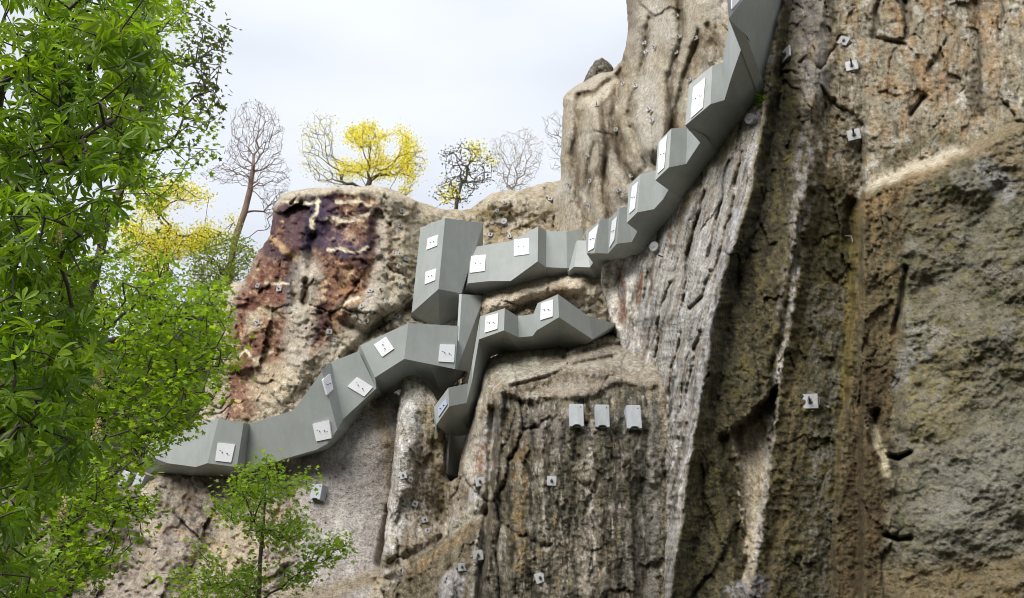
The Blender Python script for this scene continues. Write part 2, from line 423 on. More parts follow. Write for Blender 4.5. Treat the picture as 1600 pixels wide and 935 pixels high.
def back_depth(U, V):
    d = b_fn(U, V)
    ms = sstep(-12, 14, sdf(U, V, SLAB)); rough = 1 - 0.85 * ms
    seam = [(490,360),(482,420),(470,520),(455,610)]
    n = mesh_noise(U, V, 100, 0.35, 0.36, 0.14, 0.07)
    f1, f2, cid = worley(U / 30 + 0.6 * fbm(U / 30, V / 30, 3, 31), V / 42 + 0.5 * fbm(U / 26, V / 26, 3, 32), 33)
    blocks = 0.26 * (cid - 0.5) * sstep(0.0, 0.35, f2 - f1) + 0.05 * (1 - sstep(0.0, 0.10, f2 - f1))
    tw = sstep(30, -30, V - 700) * (1 - ms)
    n = n * rough + 0.5 * blocks * (0.35 + 0.65 * tw) * rough
    n = n - 0.28 * stroke_d(U, V, [(478,440),(468,500),(455,600)], 22) - 0.3 * stroke_d(U, V, [(612,305),(606,380),(592,450),(560,540)], 13)
    n = n + 0.5 * stroke_d(U, V, [(478,440),(474,475)], 6)                       # slot in the shotcrete
    n = n + 0.6 * stroke_d(U, V, [(490,370),(486,420)], 9) + 0.5 * stroke_d(U, V, [(455,405),(462,470)], 9)
    n = n + 0.45 * stroke_d(U, V, [(540,505),(575,523),(592,500)], 7)             # shadowed underside of the anchored block
    n = n - 0.45 * stroke_d(U, V, [(545,480),(590,480)], 26)
    n = n - 0.5 * stroke_d(U, V, [(630,420),(625,470)], 24) - 0.45 * stroke_d(U, V, [(635,375),(632,395)], 22)
    n = n + 0.5 * stroke_d(U, V, [(540,560),(600,500),(640,480)], 8)
    n = n - 0.3 * stroke_d(U, V, [(440,304),(520,298),(590,298),(640,315)], 9)
    n = n - 0.5 * stroke_d(U, V, [(380,640),(420,620),(480,560)], 28) - 0.8 * stroke_d(U, V, [(770,315),(840,320)], 24)
    n = n - 0.9 * stroke_d(U, V, [(770,480),(830,455),(900,450)], 20) + 0.5 * stroke_d(U, V, [(790,492),(840,470),(900,462)], 6)
    n = n - 0.9 * stroke_d(U, V, [(240,770),(250,935)], 30) + 0.5 * stroke_d(U, V, [(300,790),(330,850),(290,910)], 12)
    n = n + 0.6 * stroke_d(U, V, [(612,800),(595,880)], 8) - 0.5 * stroke_d(U, V, [(120,820),(225,842)], 10) - 0.6 * stroke_d(U, V, [(30,880),(200,878)], 14)
    return d + n
def back_paint(U, V):
    p = Paint(U, V, (158,148,130), 10)
    p.all((120,104,80), 0.6, (40,60,0.02,0.3)); p.all((176,170,155), 0.6, (60,50,0.05,0.3,3))
    T = [(432,318),(500,300),(590,300),(606,330),(592,400),(580,450),(545,490),(490,560),(440,640),(350,660),(362,500),(385,440)]
    p.poly(T, (116,80,62), 0.92, 12); p.poly(T, (186,160,124), 0.85, 12, (16,22,0.06,0.32,1)); p.poly(T, (70,42,34), 0.85, 12, (14,20,0.03,0.28,2))
    p.poly(T, (192,168,128), 0.8, 8, (11,9,0.20,0.40,5))
    p.poly([(432,318),(485,305),(486,380),(455,420),(400,400)], (74,54,62), 0.9, 12, (30,34,-0.35,0.0,3))
    p.poly([(488,305),(530,300),(540,370),(590,380),(585,410),(500,392)], (72,55,74), 0.9, 10, (30,34,-0.4,0.0,4))
    p.stroke([(492,310),(486,360),(478,400),(455,440),(455,480)], 11, (52,46,66), 0.95); p.stroke([(500,320),(498,380),(540,400)], 9, (58,48,70), 0.8)
    p.poly([(385,425),(440,410),(450,470),(380,500),(366,480)], (106,68,56), 0.75, 12, (18,18,-0.3,0.1,13)); p.poly([(365,550),(440,520),(450,580),(370,610)], (108,72,56), 0.7, 14, (14,20,-0.2,0.15,14)); p.stroke([(562,330),(585,330),(575,400),(560,420)], 9, (54,34,42), 0.9); p.stroke([(505,480),(492,530)], 10, (66,44,44), 0.9)
    p.poly([(520,420),(585,400),(575,470),(520,470)], (150,110,76), 0.7, 12, (14,14,-0.1,0.25,6)); p.poly([(510,340),(570,330),(570,385),(515,385)], (156,132,118), 0.75, 10, (14,14,-0.1,0.2,7))
    p.stroke([(422,372),(440,385),(460,405)], 5, (168,138,100), 0.9)
    for s in ([(495,308),(490,350),(488,362)], [(512,342),(545,346),(570,338),(584,328)], [(512,392),(530,388),(552,396),(575,388)], [(385,545),(398,560),(424,548)],
              [(525,485),(545,472),(560,462)], [(440,312),(470,318),(498,312)], [(530,318),(560,312),(580,320)], [(415,440),(440,446),(462,440)], [(372,560),(384,546)]):
        p.stroke(s, 2.2, (206,196,170), 0.9)
    p.stroke([(480,420),(468,500),(460,600),(430,650)], 21, (160,152,138), 0.95); p.stroke([(600,310),(604,380),(590,440),(560,530)], 13, (160,152,138), 0.9)
    p.stroke([(478,435),(475,475)], 3, (86,66,50), 0.8)
    p.poly([(430,324),(434,306),(520,290),(585,288),(640,308),(600,310),(520,300),(450,312)], (168,158,140), 0.95, 5)
    p.poly([(385,490),(408,482),(410,510),(385,520)], (172,160,138), 0.85, 6); p.poly([(410,480),(440,480),(436,500),(412,500)], (168,154,128), 0.8, 6)
    p.poly([(400,560),(480,580),(500,620),(400,660),(390,600)], (176,164,138), 0.65, 14)
    p.poly([(450,600),(540,550),(520,600),(440,650)], (162,152,134), 0.8, 16)
    p.poly([(545,560),(600,500),(640,480),(640,500),(560,570)], (96,78,52), 0.75, 6, (10,10,-0.2,0.2))
    G = [(700,330),(870,285),(860,360),(760,380),(740,345)]
    p.poly(G, (120,104,66), 0.8, 14, (14,18,-0.1,0.2,8)); p.poly(G, (64,54,34), 0.8, 10, (10,12,0.08,0.3,9)); p.poly([(830,300),(880,282),(870,350),(835,345)], (160,150,130), 0.85, 10)
    p.poly([(610,300),(690,325),(690,345),(650,400),(640,490),(600,480)], (170,158,128), 0.55, 10, (18,22,-0.1,0.3,12)); p.stroke([(607,350),(612,420)], 4, (110,80,56), 0.7)
    p.stroke([(765,470),(830,458),(900,446)], 22, (176,164,146), 0.85); p.stroke([(860,470),(880,452)], 8, (110,84,54), 0.8); p.stroke([(785,482),(840,486)], 8, (70,62,48), 0.8, (7,7,-0.1,0.2))
    p.poly([(925,440),(1010,430),(1000,520),(945,510)], (170,158,138), 0.7, 10)
    p.poly(SLAB, (148,142,138), 0.97, 8); p.poly(SLAB, (96,90,88), 0.8, 6, (7,7,0.16,0.34,20)); p.poly(SLAB, (168,164,160), 0.6, 10, (46,60,0.0,0.3,21))
    p.stroke([(590,640),(614,720),(606,860)], 10, (128,108,70), 0.55); p.stroke([(440,925),(520,925),(590,900)], 12, (126,110,78), 0.6)
    LO = [(230,745),(380,745),(440,725),(470,800),(455,880),(430,945),(215,945),(235,850)]
    p.poly(LO, (146,137,126), 0.85, 10); p.poly(LO, (122,106,92), 0.8, 10, (24,12,0.0,0.3,22)); p.poly(LO, (168,142,110), 0.55, 12, (30,24,0.05,0.3,24))
    p.poly([(270,800),(320,785),(335,840),(290,870)], (70,62,60), 0.8, 8, (10,10,-0.1,0.2,25)); p.poly([(318,850),(380,810),(420,860),(330,930)], (164,148,124), 0.5, 12)
    p.poly([(-300,735),(210,700),(225,945),(225,1300),(-300,1300)], (112,104,94), 0.9, 10); p.poly([(-300,735),(230,700),(235,945),(-300,945)], (60,52,42), 0.8, 10, (40,14,0.0,0.3,26))
    p.stroke([(60,760),(225,842)], 5, (44,40,36), 0.8); p.poly([(140,890),(225,870),(225,945),(130,945)], (150,138,126), 0.7, 8)
    p.poly([(640,690),(760,690),(760,960),(640,960)], (150,138,118), 0.9, 10)
    return p.c
sheet('cliff', [(-300,760),(0,748),(120,738),(200,718),(260,690),(302,664),(318,630),(330,560),(334,495),(342,458),(362,442),(383,440),(398,403),(423,366),(429,324),
      (437,306),(465,297),(520,292),(580,291),(612,297),(640,309),(665,318),(690,327),(735,329),(746,318),(768,302),(790,298),(815,296),(850,286),(878,280),(960,272),
      (1010,300),(1085,420),(1085,1300),(-300,1300)], back_depth, back_paint, 1.9, 4.0, 16, 1.0, 10, 1, 0.10, 1.32, lambda U, V: 0.45 + 0 * U)

# ------------------------------------------------------------------ tall shotcrete-smoothed tower behind the upper beam
c_fn = rbf([(878,285,33.2),(880,150,32.6),(980,60,31),(978,-150,31),(930,200,30.8),(960,300,30.2),(900,380,31.8),(850,345,34.6),(1050,60,28.6),(1050,200,28.6),(1000,260,29.4),
            (1130,-50,27),(1130,60,26.8),(1330,-150,25),(1250,60,25.6),(1100,250,28),(1000,400,29.8),(1100,380,28.6),(935,115,32.4)])
def tower_depth(U, V):
    n = mesh_noise(U - 0.15 * V, V, 300, 0.5, 0.10, 0.07, 0.03, 0.5)
    Uq = U + 8 * fbm(U / 50, V / 60, 3, 321); Vq = V
    for s, w, a in (([(972,96),(958,180),(972,255),(1004,300)], 5, 0.5), ([(940,150),(950,230),(942,300),(964,372)], 4, 0.35), ([(1062,-20),(1064,60),(1046,130),(1052,225)], 4, 0.4), ([(1014,30),(1000,120),(984,180)], 4, 0.3),
                    ([(1092,50),(1056,170),(1046,240)], 4, 0.3), ([(908,150),(896,240),(906,340)], 4, 0.3), ([(926,225),(914,300),(930,370)], 3.5, 0.3), ([(888,150),(930,146),(976,106)], 5, 0.45), ([(985,200),(1012,262)], 3, 0.25), ([(1108,40),(1122,90)], 4, 0.3)):
        n = n + 0.55 * a * stroke_d(Uq, Vq, s, w) + 0.35 * a * stroke_d(Uq, Vq, s, 2.4 * w) - 0.6 * a * stroke_d(Uq + 4 * w, Vq, s, 3 * w)
    for s, w, a in (([(985,150),(1010,230)], 18, 0.35), ([(930,180),(925,260)], 20, 0.35), ([(1025,110),(1030,230)], 18, 0.3), ([(945,300),(935,370)], 24, 0.35), ([(1095,10),(1100,50)], 18, 0.3)):
        n = n - a * stroke_d(Uq, Vq, s, w)
    return c_fn(U, V) + n
def tower_paint(U, V):
    p = Paint(U, V, (166,155,134), 40)
    p.all((140,124,92), 0.65, (40,80,0.02,0.3)); p.all((182,176,164), 0.65, (50,90,0.0,0.3,3)); p.all((104,88,58), 0.5, (16,60,0.2,0.42,5))
    for s, w in (([(972,96),(958,180),(972,255),(1004,300)], 8), ([(940,150),(950,230),(942,300),(964,372)], 9), ([(1062,-20),(1064,60),(1046,130),(1052,225)], 7), ([(1014,30),(1000,120),(984,180)], 7), ([(1092,50),(1056,170),(1046,240)], 6), ([(908,150),(896,240),(906,340)], 6), ([(900,150),(950,150),(975,110)], 7),
                 ([(900,300),(930,270)], 5), ([(925,290),(905,385)], 5), ([(915,240),(925,290)], 4)):
        p.stroke(s, w, (92,74,44), 0.75, (10,30,-0.35,0.15))
    p.poly([(1080,50),(1135,20),(1125,95),(1085,120)], (120,98,62), 0.7, 8, (10,12,-0.1,0.2)); p.poly([(975,-20),(1000,-20),(1000,90),(980,90)], (110,96,84), 0.5, 8)
    p.poly([(990,120),(1020,110),(1040,220),(1010,280),(995,200)], (170,164,152), 0.7, 10); p.stroke([(905,165),(940,150),(960,130)], 6, (188,176,152), 0.8)
    p.stroke([(985,60),(1010,40),(1030,10)], 9, (180,170,154), 0.6)
    return p.c
sheet('rock_tower', [(852,372),(846,345),(862,305),(877,280),(876,230),(880,180),(880,152),(890,140),(912,128),(935,115),(957,112),(971,95),(979,72),(982,40),(978,0),(974,-150),(1330,-150),
      (1290,60),(1200,230),(1110,390),(1000,450),(930,450),(885,425)], tower_depth, tower_paint, 1.9, 3.0, 14, 1.2, 10, 2, 0.28, 1.12, lambda U, V: 0.22 + 0 * U)
def pin_depth(U, V): return 35.5 + 0.25 * fbm(U / 12, V / 12, 4, 77) + 0.12 * ridged(U / 7, V / 7, 3, 78)
def pin_paint(U, V):
    p = Paint(U, V, (92,86,76), 60); p.all((52,48,44), 0.8, (5,5,-0.1,0.2)); p.all((150,140,120), 0.6, (9,6,0.1,0.3,2)); return p.c
sheet('rock_pinnacle', [(908,140),(913,124),(920,108),(930,96),(940,91),(952,97),(959,108),(964,140)], pin_depth, pin_paint, 1.2, 3.0, 14, 1.6, 3, 3)

# ------------------------------------------------------------------ right massif: folded pillars
D_V = np.array([-150, 0, 150, 300, 450, 600, 750, 935, 1300.])
D_F = [([1020,1040,1020,960,880,880,880,880,880],        [29.5,29.5,29.5,30,30,29.5,29,28.5,27]),
       ([1232,1214,1178,1070,958,1034,1040,1038,1030],   [24.4,24.2,24.2,26.2,29.9,26.2,25.6,25.2,24.2]),
       ([1238,1223,1200,1174,1124,1098,1074,1048,1010],  [23.6,23.4,23.2,22.8,22.2,21.7,21.4,21,20]),
       ([1252,1238,1216,1196,1150,1124,1104,1084,1050],  [24.5,24.3,24.2,24.0,23.5,22.9,22.4,22,21]),
       ([1300,1288,1270,1262,1236,1218,1198,1166,1120],  [23.6,23.4,23.0,22.9,22.7,22.5,22.1,21.4,20.4]),
       ([1312,1304,1298,1290,1262,1240,1222,1194,1150],  [24.0,23.8,23.5,23.6,23.4,23.0,22.6,22.0,21]),
       ([1350,1348,1346,1343,1327,1319,1304,1297,1280],  [23.8,23.4,23.1,23.9,23.9,23.6,23.2,22.7,22]),
       ([1362,1360,1358,1350,1336,1327,1312,1305,1288],  [23.6,23.3,23.0,22.3,22.3,22.2,21.9,21.6,21]),
       ([1430,1430,1428,1418,1410,1400,1390,1380,1360],  [23.2,22.9,22.6,22.3,22.2,22.0,21.8,21.5,21]),
       ([1600,1600,1600,1600,1600,1600,1600,1600,1600],  [22.2,21.9,21.5,21.2,21.0,20.8,20.4,20.0,19]),
       ([1900,1900,1900,1900,1900,1900,1900,1900,1900],  [21.5,21.2,20.8,20.6,20.4,20.1,19.6,19.0,18])]
LEDGE = [(1335,310),(1350,298),(1400,272),(1440,255),(1500,238),(1560,205),(1600,186),(1900,90)]
NICHE = [(1143,668),(1172,646),(1194,624),(1216,602),(1213,660),(1204,740),(1190,830),(1172,925),(1164,925),(1160,820),(1152,730)]
def massif_base(U, V):
    wob = 10 * fbm(V / 60, U / 160, 5, 91, 0.6); Uw = U + wob
    us = [np.interp(V, D_V, f[0]) for f in D_F]; ys = [np.interp(V, D_V, f[1]) for f in D_F]
    Y = np.where(Uw <= us[0], ys[0], ys[-1])
    for i in range(len(us) - 1):
        m = (Uw > us[i]) & (Uw <= us[i + 1]); t = (Uw - us[i]) / np.maximum(us[i + 1] - us[i], 1e-3); Y = np.where(m, ys[i] + (ys[i + 1] - ys[i]) * t, Y)
    lv = np.interp(U, [a for a, b in LEDGE], [b for a, b in LEDGE])
    return Y - 0.75 * sstep(1338, 1352, U) * sstep(-5, 16, V - lv)
def massif_depth(U, V):
    d = massif_base(U, V)
    lf = sstep(0, 26, np.interp(V, D_V, D_F[2][0]) - U)             # the pale left face is finely flaked, long and vertical
    n1 = mesh_noise(U + 0.28 * (V - 500), V, 500, 0.25, 0.20, 0.12, 0.05, 0.24)
    n2 = mesh_noise(U, V, 520, 0.38, 0.22, 0.09, 0.06, 0.5)
    n3 = 0.5 * fbm(U / 150 + V / 260, V / 110 - U / 300, 3, 540) + 0.12 * fbm(U / 30 + V / 60, V / 22, 4, 541, 0.55) + 0.06 * fbm(U / 8, V / 8, 2, 542, 0.6)
    lw = sstep(1395, 1425, U) * sstep(0, 25, V - np.interp(U, [a for a, b in LEDGE], [b for a, b in LEDGE]))
    n = (n1 * lf + n2 * (1 - lf)) * (1 - lw) + n3 * lw
    Uk = U + 7 * fbm(U / 16, V / 16, 4, 561, 0.6); Vk = V + 7 * fbm(U / 16, V / 16, 4, 562, 0.6)
    Ul = U + 9 * fbm(U / 55, V / 55, 3, 563, 0.5); Vl = V + 9 * fbm(U / 55, V / 55, 3, 564, 0.5)
    sdn = sdf(Uk, Vk, NICHE); top = sstep(940, 640, V)
    n = n + (0.12 + 1.1 * top) * sstep(-2, 6, sdn)
    for s, w, a in (([(1265,300),(1230,470),(1205,620)], 7, 0.35), ([(1414,420),(1408,470),(1396,520)], 4, 0.35), ([(1392,712),(1408,716),(1424,708)], 4, 0.55), ([(1385,838),(1400,848),(1422,842)], 3.5, 0.5),
                    ([(1370,650),(1362,690)], 8, 0.45), ([(1375,0),(1368,60),(1415,70)], 4, 0.25), ([(1525,0),(1530,90),(1530,180)], 9, 0.35), ([(1412,0),(1415,60)], 4, 0.2), ([(1130,690),(1150,800),(1160,900)], 9, 0.4),
                    ([(1100,300),(1078,400),(1068,470)], 3, 0.4), ([(1112,420),(1098,465),(1080,482)], 3, 0.4), ([(1050,440),(1030,500),(1025,560)], 3, 0.35), ([(1140,250),(1120,330),(1108,400)], 3, 0.35), ([(1062,520),(1048,600),(1045,680)], 3, 0.35), ([(1092,520),(1076,640),(1062,760)], 3.5, 0.4), ([(1160,240),(1140,340),(1115,440)], 3, 0.3), ([(1012,430),(1008,480)], 3, 0.3), ([(1072,600),(1058,720),(1050,830)], 3, 0.3), ([(1330,320),(1325,380)], 10, 0.4), ([(1425,180),(1440,150)], 4, 0.3), ([(1560,300),(1500,420),(1440,460)], 14, 0.2)):
        n = n + a * stroke_d(Ul, Vl, s, w)
    for s, w, a in (([(1250,90),(1260,160)], 22, 0.4), ([(1385,690),(1395,760)], 10, 0.3), ([(1470,540),(1540,520)], 50, 0.3), ([(1500,800),(1560,700)], 60, 0.35), ([(1255,310),(1240,380)], 10, 0.3),
                    ([(1440,640),(1500,600)], 40, 0.25), ([(1268,640),(1262,620)], 22, 0.12), ([(1335,212),(1330,108)], 20, 0.12), ([(1500,280),(1560,250)], 30, 0.3)):
        n = n - a * stroke_d(Ul, Vl, s, w)
    return d + n
def massif_paint(U, V):
    p = Paint(U, V, (112,104,84), 70)
    r1 = [(1223,-150),(1223,0),(1200,150),(1174,300),(1124,450),(1098,600),(1074,750),(1048,935),(1010,1300)]
    left = r1 + [(800,1300),(800,380),(1000,-150)]
    p.poly(left, (152,149,144), 1, 5)
    def L(col, op, m): p.poly(left, col, op, 5, m)
    Us = U.copy(); p.U = U + (V - 500) * 0.28
    L((172,169,168), 0.65, (16,120,0.0,0.25,1)); L((128,116,98), 0.75, (9,130,0.04,0.26,2)); L((62,54,44), 0.85, (5,80,0.17,0.34,3)); L((200,198,198), 0.6, (8,60,0.2,0.4,4)); L((140,118,86), 0.5, (12,90,0.16,0.38,6))
    p.U = Us
    p.stroke([(1222,20),(1204,110),(1150,205),(1075,320)], 14, (150,134,84), 0.6, (14,20,-0.2,0.3)); p.stroke([(1196,160),(1180,280),(1158,370)], 5, (176,162,120), 0.6)
    for s, w, c_ in (([(955,440),(965,510)], 7, (212,204,190)), ([(972,420),(974,500)], 6, (104,62,30)), ([(985,430),(990,510)], 6, (206,200,190)), ([(1000,430),(996,470)], 4, (116,72,34)), ([(1044,350),(1050,390)], 4, (110,74,36)),
                     ([(1018,420),(1014,460)], 3, (70,56,44)), ([(1052,690),(1066,730),(1060,800)], 2.5, (206,202,196)), ([(1062,780),(1055,860)], 2.5, (186,180,172)), ([(1150,330),(1130,430),(1108,540),(1090,640)], 6, (170,168,176))):
        p.stroke(s, w, c_, 0.85, (8,20,-0.4,0.1))
    rs = np.random.RandomState(4)
    for k in range(46):
        u0 = rs.uniform(960, 1200); v0 = rs.uniform(240, 800); L2 = rs.uniform(50, 170); a = 0.24 + 0.05 * rs.randn()
        pts = [(u0 - a * L2 * t + rs.randn() * 2, v0 + L2 * t) for t in (0, .33, .66, 1)]
        cm = [(62,58,52),(104,94,80),(196,196,198),(86,78,68)][k % 4]; pm = p.c.copy(); p.stroke(pts, rs.uniform(1.2, 3.2), cm, 0.8, (9,26,-0.2,0.15,k))
        inl = inside(U, V, left)[..., None]; p.c = np.where(inl, p.c, pm)
    dark = r1[:4] + [(1124,450),(1098,600),(1074,750),(1048,935),(1010,1300),(1290,1300),(1300,935),(1306,750),(1320,600),(1328,450),(1345,295),(1280,250),(1240,150)]
    p.poly(dark, (80,75,52), 0.95, 6); p.poly(dark, (44,43,28), 0.8, 5, (14,22,0.0,0.28,10)); p.poly(dark, (122,106,70), 0.7, 5, (9,12,0.1,0.32,11)); p.poly(dark, (100,92,44), 0.6, 8, (24,40,0.05,0.3,12))
    p.poly([(1222,160),(1262,180),(1240,300),(1150,560),(1105,640),(1130,450),(1176,300),(1200,170)], (62,58,48), 0.7, 12, (12,20,-0.25,0.25,13))
    p.poly([(1262,180),(1300,190),(1275,260),(1268,310),(1240,430),(1215,600),(1205,640),(1218,480),(1235,330),(1240,250)], (150,144,142), 0.8, 8, (12,26,-0.2,0.2,14))
    p.stroke([(1246,420),(1222,560),(1212,600)], 4, (186,184,184), 0.8, (6,10,-0.3,0.1))
    p.poly([(1230,430),(1262,420),(1245,700),(1225,935),(1180,935),(1205,740)], (112,96,62), 0.6, 12, (12,18,-0.2,0.3,15))
    p.poly([(1262,450),(1325,450),(1318,600),(1300,780),(1296,935),(1255,935),(1262,700)], (118,116,104), 0.75, 14, (16,20,-0.2,0.25,16))
    p.stroke([(1280,330),(1300,400)], 22, (60,60,26), 0.7, (10,16,-0.2,0.2)); p.stroke([(1328,430),(1320,600),(1305,780)], 5, (112,100,44), 0.7)
    up = [(1225,-150),(1900,-150),(1900,95),(1600,186),(1500,238),(1440,255),(1345,300),(1285,250),(1255,160),(1240,60)]
    p.poly(up, (146,137,116), 0.97, 16); p.poly(up, (116,104,82), 0.7, 8, (20,46,0.02,0.28,30)); p.poly(up, (156,130,94), 0.75, 8, (26,60,0.05,0.28,31)); p.poly(up, (178,174,164), 0.75, 8, (22,34,0.08,0.3,32)); p.poly(up, (64,56,42), 0.75, 8, (7,26,0.2,0.38,33))
    p.poly([(1230,-20),(1285,-20),(1300,120),(1290,170),(1255,150),(1240,60)], (122,118,114), 0.85, 10, (16,24,-0.4,0.1,34)); p.stroke([(1300,-10),(1308,60),(1318,150)], 9, (72,64,36), 0.7, (10,20,-0.3,0.2))
    p.poly([(1275,150),(1330,180),(1345,280),(1290,300),(1262,240)], (88,78,48), 0.7, 10, (12,14,-0.2,0.2,35)); p.stroke([(1310,250),(1355,268)], 8, (176,168,148), 0.6, (7,7,-0.2,0.1))
    for s in ([(1462,-20),(1470,60),(1485,110)], [(1400,20),(1425,90),(1470,130)], [(1540,30),(1555,120)], [(1365,140),(1480,150)]): p.stroke(s, 13, (156,122,80), 0.65, (14,24,-0.3,0.2))
    for s in ([(1410,-20),(1415,60)], [(1368,0),(1372,40)], [(1528,20),(1532,180)], [(1475,0),(1478,30)], [(1565,-10),(1560,60)]): p.stroke(s, 4, (50,44,36), 0.75, (6,12,-0.4,0.1))
    p.stroke([(1345,302),(1375,285),(1420,262),(1500,240)], 11, (188,178,156), 0.9, (20,10,-0.6,-0.1)); p.stroke([(1395,250),(1440,222),(1490,212)], 12, (92,84,54), 0.7)
    br = [(1345,302),(1385,285),(1420,320),(1415,450),(1400,600),(1390,750),(1380,935),(1370,1300),(1285,1300),(1300,935),(1306,780),(1322,600),(1328,450)]
    p.poly(br, (100,90,62), 0.95, 9); p.poly(br, (68,58,38), 0.75, 5, (10,26,0.0,0.28,40)); p.poly(br, (124,102,68), 0.7, 5, (14,36,0.06,0.3,41)); p.poly([(1345,560),(1390,560),(1380,935),(1300,935)], (62,48,28), 0.6, 14)
    p.stroke([(1338,330),(1330,470),(1322,620)], 7, (118,104,44), 0.65); p.stroke([(1352,330),(1390,310),(1440,280),(1540,240)], 14, (140,116,78), 0.8)
    lo = [(1418,300),(1500,250),(1600,190),(1900,100),(1900,1300),(1370,1300),(1382,935),(1392,750),(1402,600),(1412,450)]
    p.poly(lo, (106,101,84), 0.97, 16); p.poly(lo, (70,70,46), 0.8, 7, (34,30,0.0,0.26,50)); p.poly(lo, (122,120,110), 0.65, 12, (40,34,0.04,0.28,51)); p.poly(lo, (112,104,60), 0.6, 7, (30,16,0.1,0.32,52))
    p.poly(lo, (52,50,38), 0.7, 7, (8,8,0.18,0.34,53))
    p.poly([(1410,520),(1470,480),(1530,560),(1500,680),(1430,700),(1405,640)], (118,108,68), 0.65, 18, (16,16,-0.3,0.2,54)); p.poly([(1420,300),(1480,270),(1500,380),(1440,420)], (92,80,44), 0.7, 14, (18,14,-0.2,0.2,55))
    p.poly([(1430,720),(1600,640),(1600,860),(1480,880),(1430,820)], (118,117,108), 0.5, 30); p.poly([(1380,890),(1600,870),(1600,960),(1380,960)], (110,94,60), 0.65, 14); p.poly([(1500,220),(1600,180),(1600,280),(1560,270)], (132,116,84), 0.6, 12)
    p.stroke([(1540,260),(1570,300)], 16, (146,146,148), 0.7, (10,10,-0.3,0.1)); p.stroke([(1420,510),(1470,520),(1430,560)], 12, (146,146,144), 0.6, (8,8,-0.2,0.2)); p.stroke([(1422,540),(1404,600)], 11, (140,142,148), 0.6, (8,8,-0.3,0.2))
    p.stroke([(1362,670),(1375,700),(1388,740)], 7, (176,166,136), 0.85)
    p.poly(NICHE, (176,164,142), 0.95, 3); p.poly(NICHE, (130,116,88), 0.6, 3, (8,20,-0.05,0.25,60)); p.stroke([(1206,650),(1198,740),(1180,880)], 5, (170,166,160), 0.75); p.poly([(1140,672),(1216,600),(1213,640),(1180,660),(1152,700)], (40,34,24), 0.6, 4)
    p.stroke([(1150,925),(1185,915)], 14, (140,138,150), 0.8, (6,6,-0.2,0.1))
    return p.c
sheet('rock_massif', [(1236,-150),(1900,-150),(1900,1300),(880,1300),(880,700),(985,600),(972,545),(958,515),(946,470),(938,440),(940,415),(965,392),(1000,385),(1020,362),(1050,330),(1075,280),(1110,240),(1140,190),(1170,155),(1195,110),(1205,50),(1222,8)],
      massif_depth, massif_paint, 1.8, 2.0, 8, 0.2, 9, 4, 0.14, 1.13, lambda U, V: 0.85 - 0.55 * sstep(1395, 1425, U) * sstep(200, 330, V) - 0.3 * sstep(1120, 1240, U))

# ------------------------------------------------------------------ lower buttress and the narrow pillar beside it
m_fn = rbf([(635,600,28.4),(660,620,28.3),(640,700,27.8),(620,850,27.2),(680,700,28.4),(690,800,28.2),(735,700,27.4),(760,570,28),(755,660,26.8),(782,612,25.9),(900,614,25.4),(1030,604,25.7),(900,560,27.2),(850,545,28.2),
            (965,520,28.9),(1005,526,28.6),(1030,560,27.2),(765,760,26),(800,760,25.3),(755,900,25.4),(800,900,24.7),(900,780,24.8),(1020,780,25.1),(900,930,24.2),(1040,930,24.8),(680,900,26.4),(600,930,27.2),(640,900,26.8),(720,850,26.4),(540,1300,25),(750,1300,23.4),(1060,1300,23.5)])
FRONT = [(782,614),(830,628),(900,622),(960,600),(1030,602),(1042,760),(1042,935),(1050,1300),(740,1300),(752,935),(768,760)]
def but_depth(U, V):
    n = mesh_noise(U, V, 700, 0.25, 0.28, 0.12, 0.07, 0.4)
    n = n + 0.5 * stroke_d(U, V, [(695,745),(690,800),(688,840)], 14) + 0.35 * stroke_d(U, V, [(600,890),(680,850),(760,800)], 9) - 0.4 * stroke_d(U, V, [(745,830),(740,935)], 12) - 0.35 * stroke_d(U, V, [(640,640),(630,760)], 20)
    n = n - 0.35 * stroke_d(U, V, [(700,935),(720,880)], 14) + 0.5 * stroke_d(U, V, [(770,640),(765,760),(748,935)], 6) - 0.3 * stroke_d(U, V, [(784,612),(774,740),(760,900)], 6)
    n = n + 0.55 * stroke_d(U, V, [(590,915),(615,905)], 10) - 0.35 * stroke_d(U, V, [(800,598),(870,580),(950,580)], 12) + 0.16 * stroke_d(U, V + 14 * fbm(U / 50, V / 60, 3, 711), [(788,622),(830,636),(905,628),(962,608),(1028,610)], 6) - 0.12 * stroke_d(U, V + 14 * fbm(U / 50, V / 60, 3, 711), [(786,612),(830,622),(905,614),(962,594),(1026,598)], 8) + 0.3 * stroke_d(U, V, [(800,604),(860,588),(900,570),(965,556)], 4) + 0.3 * stroke_d(U, V, [(880,560),(940,540),(1000,540)], 4)
    for x in (830, 905, 960, 1005): n = n + 0.16 * stroke_d(U, V, [(x, 680), (x - 8, 800), (x + 4, 935)], 8)
    return m_fn(U, V) + n
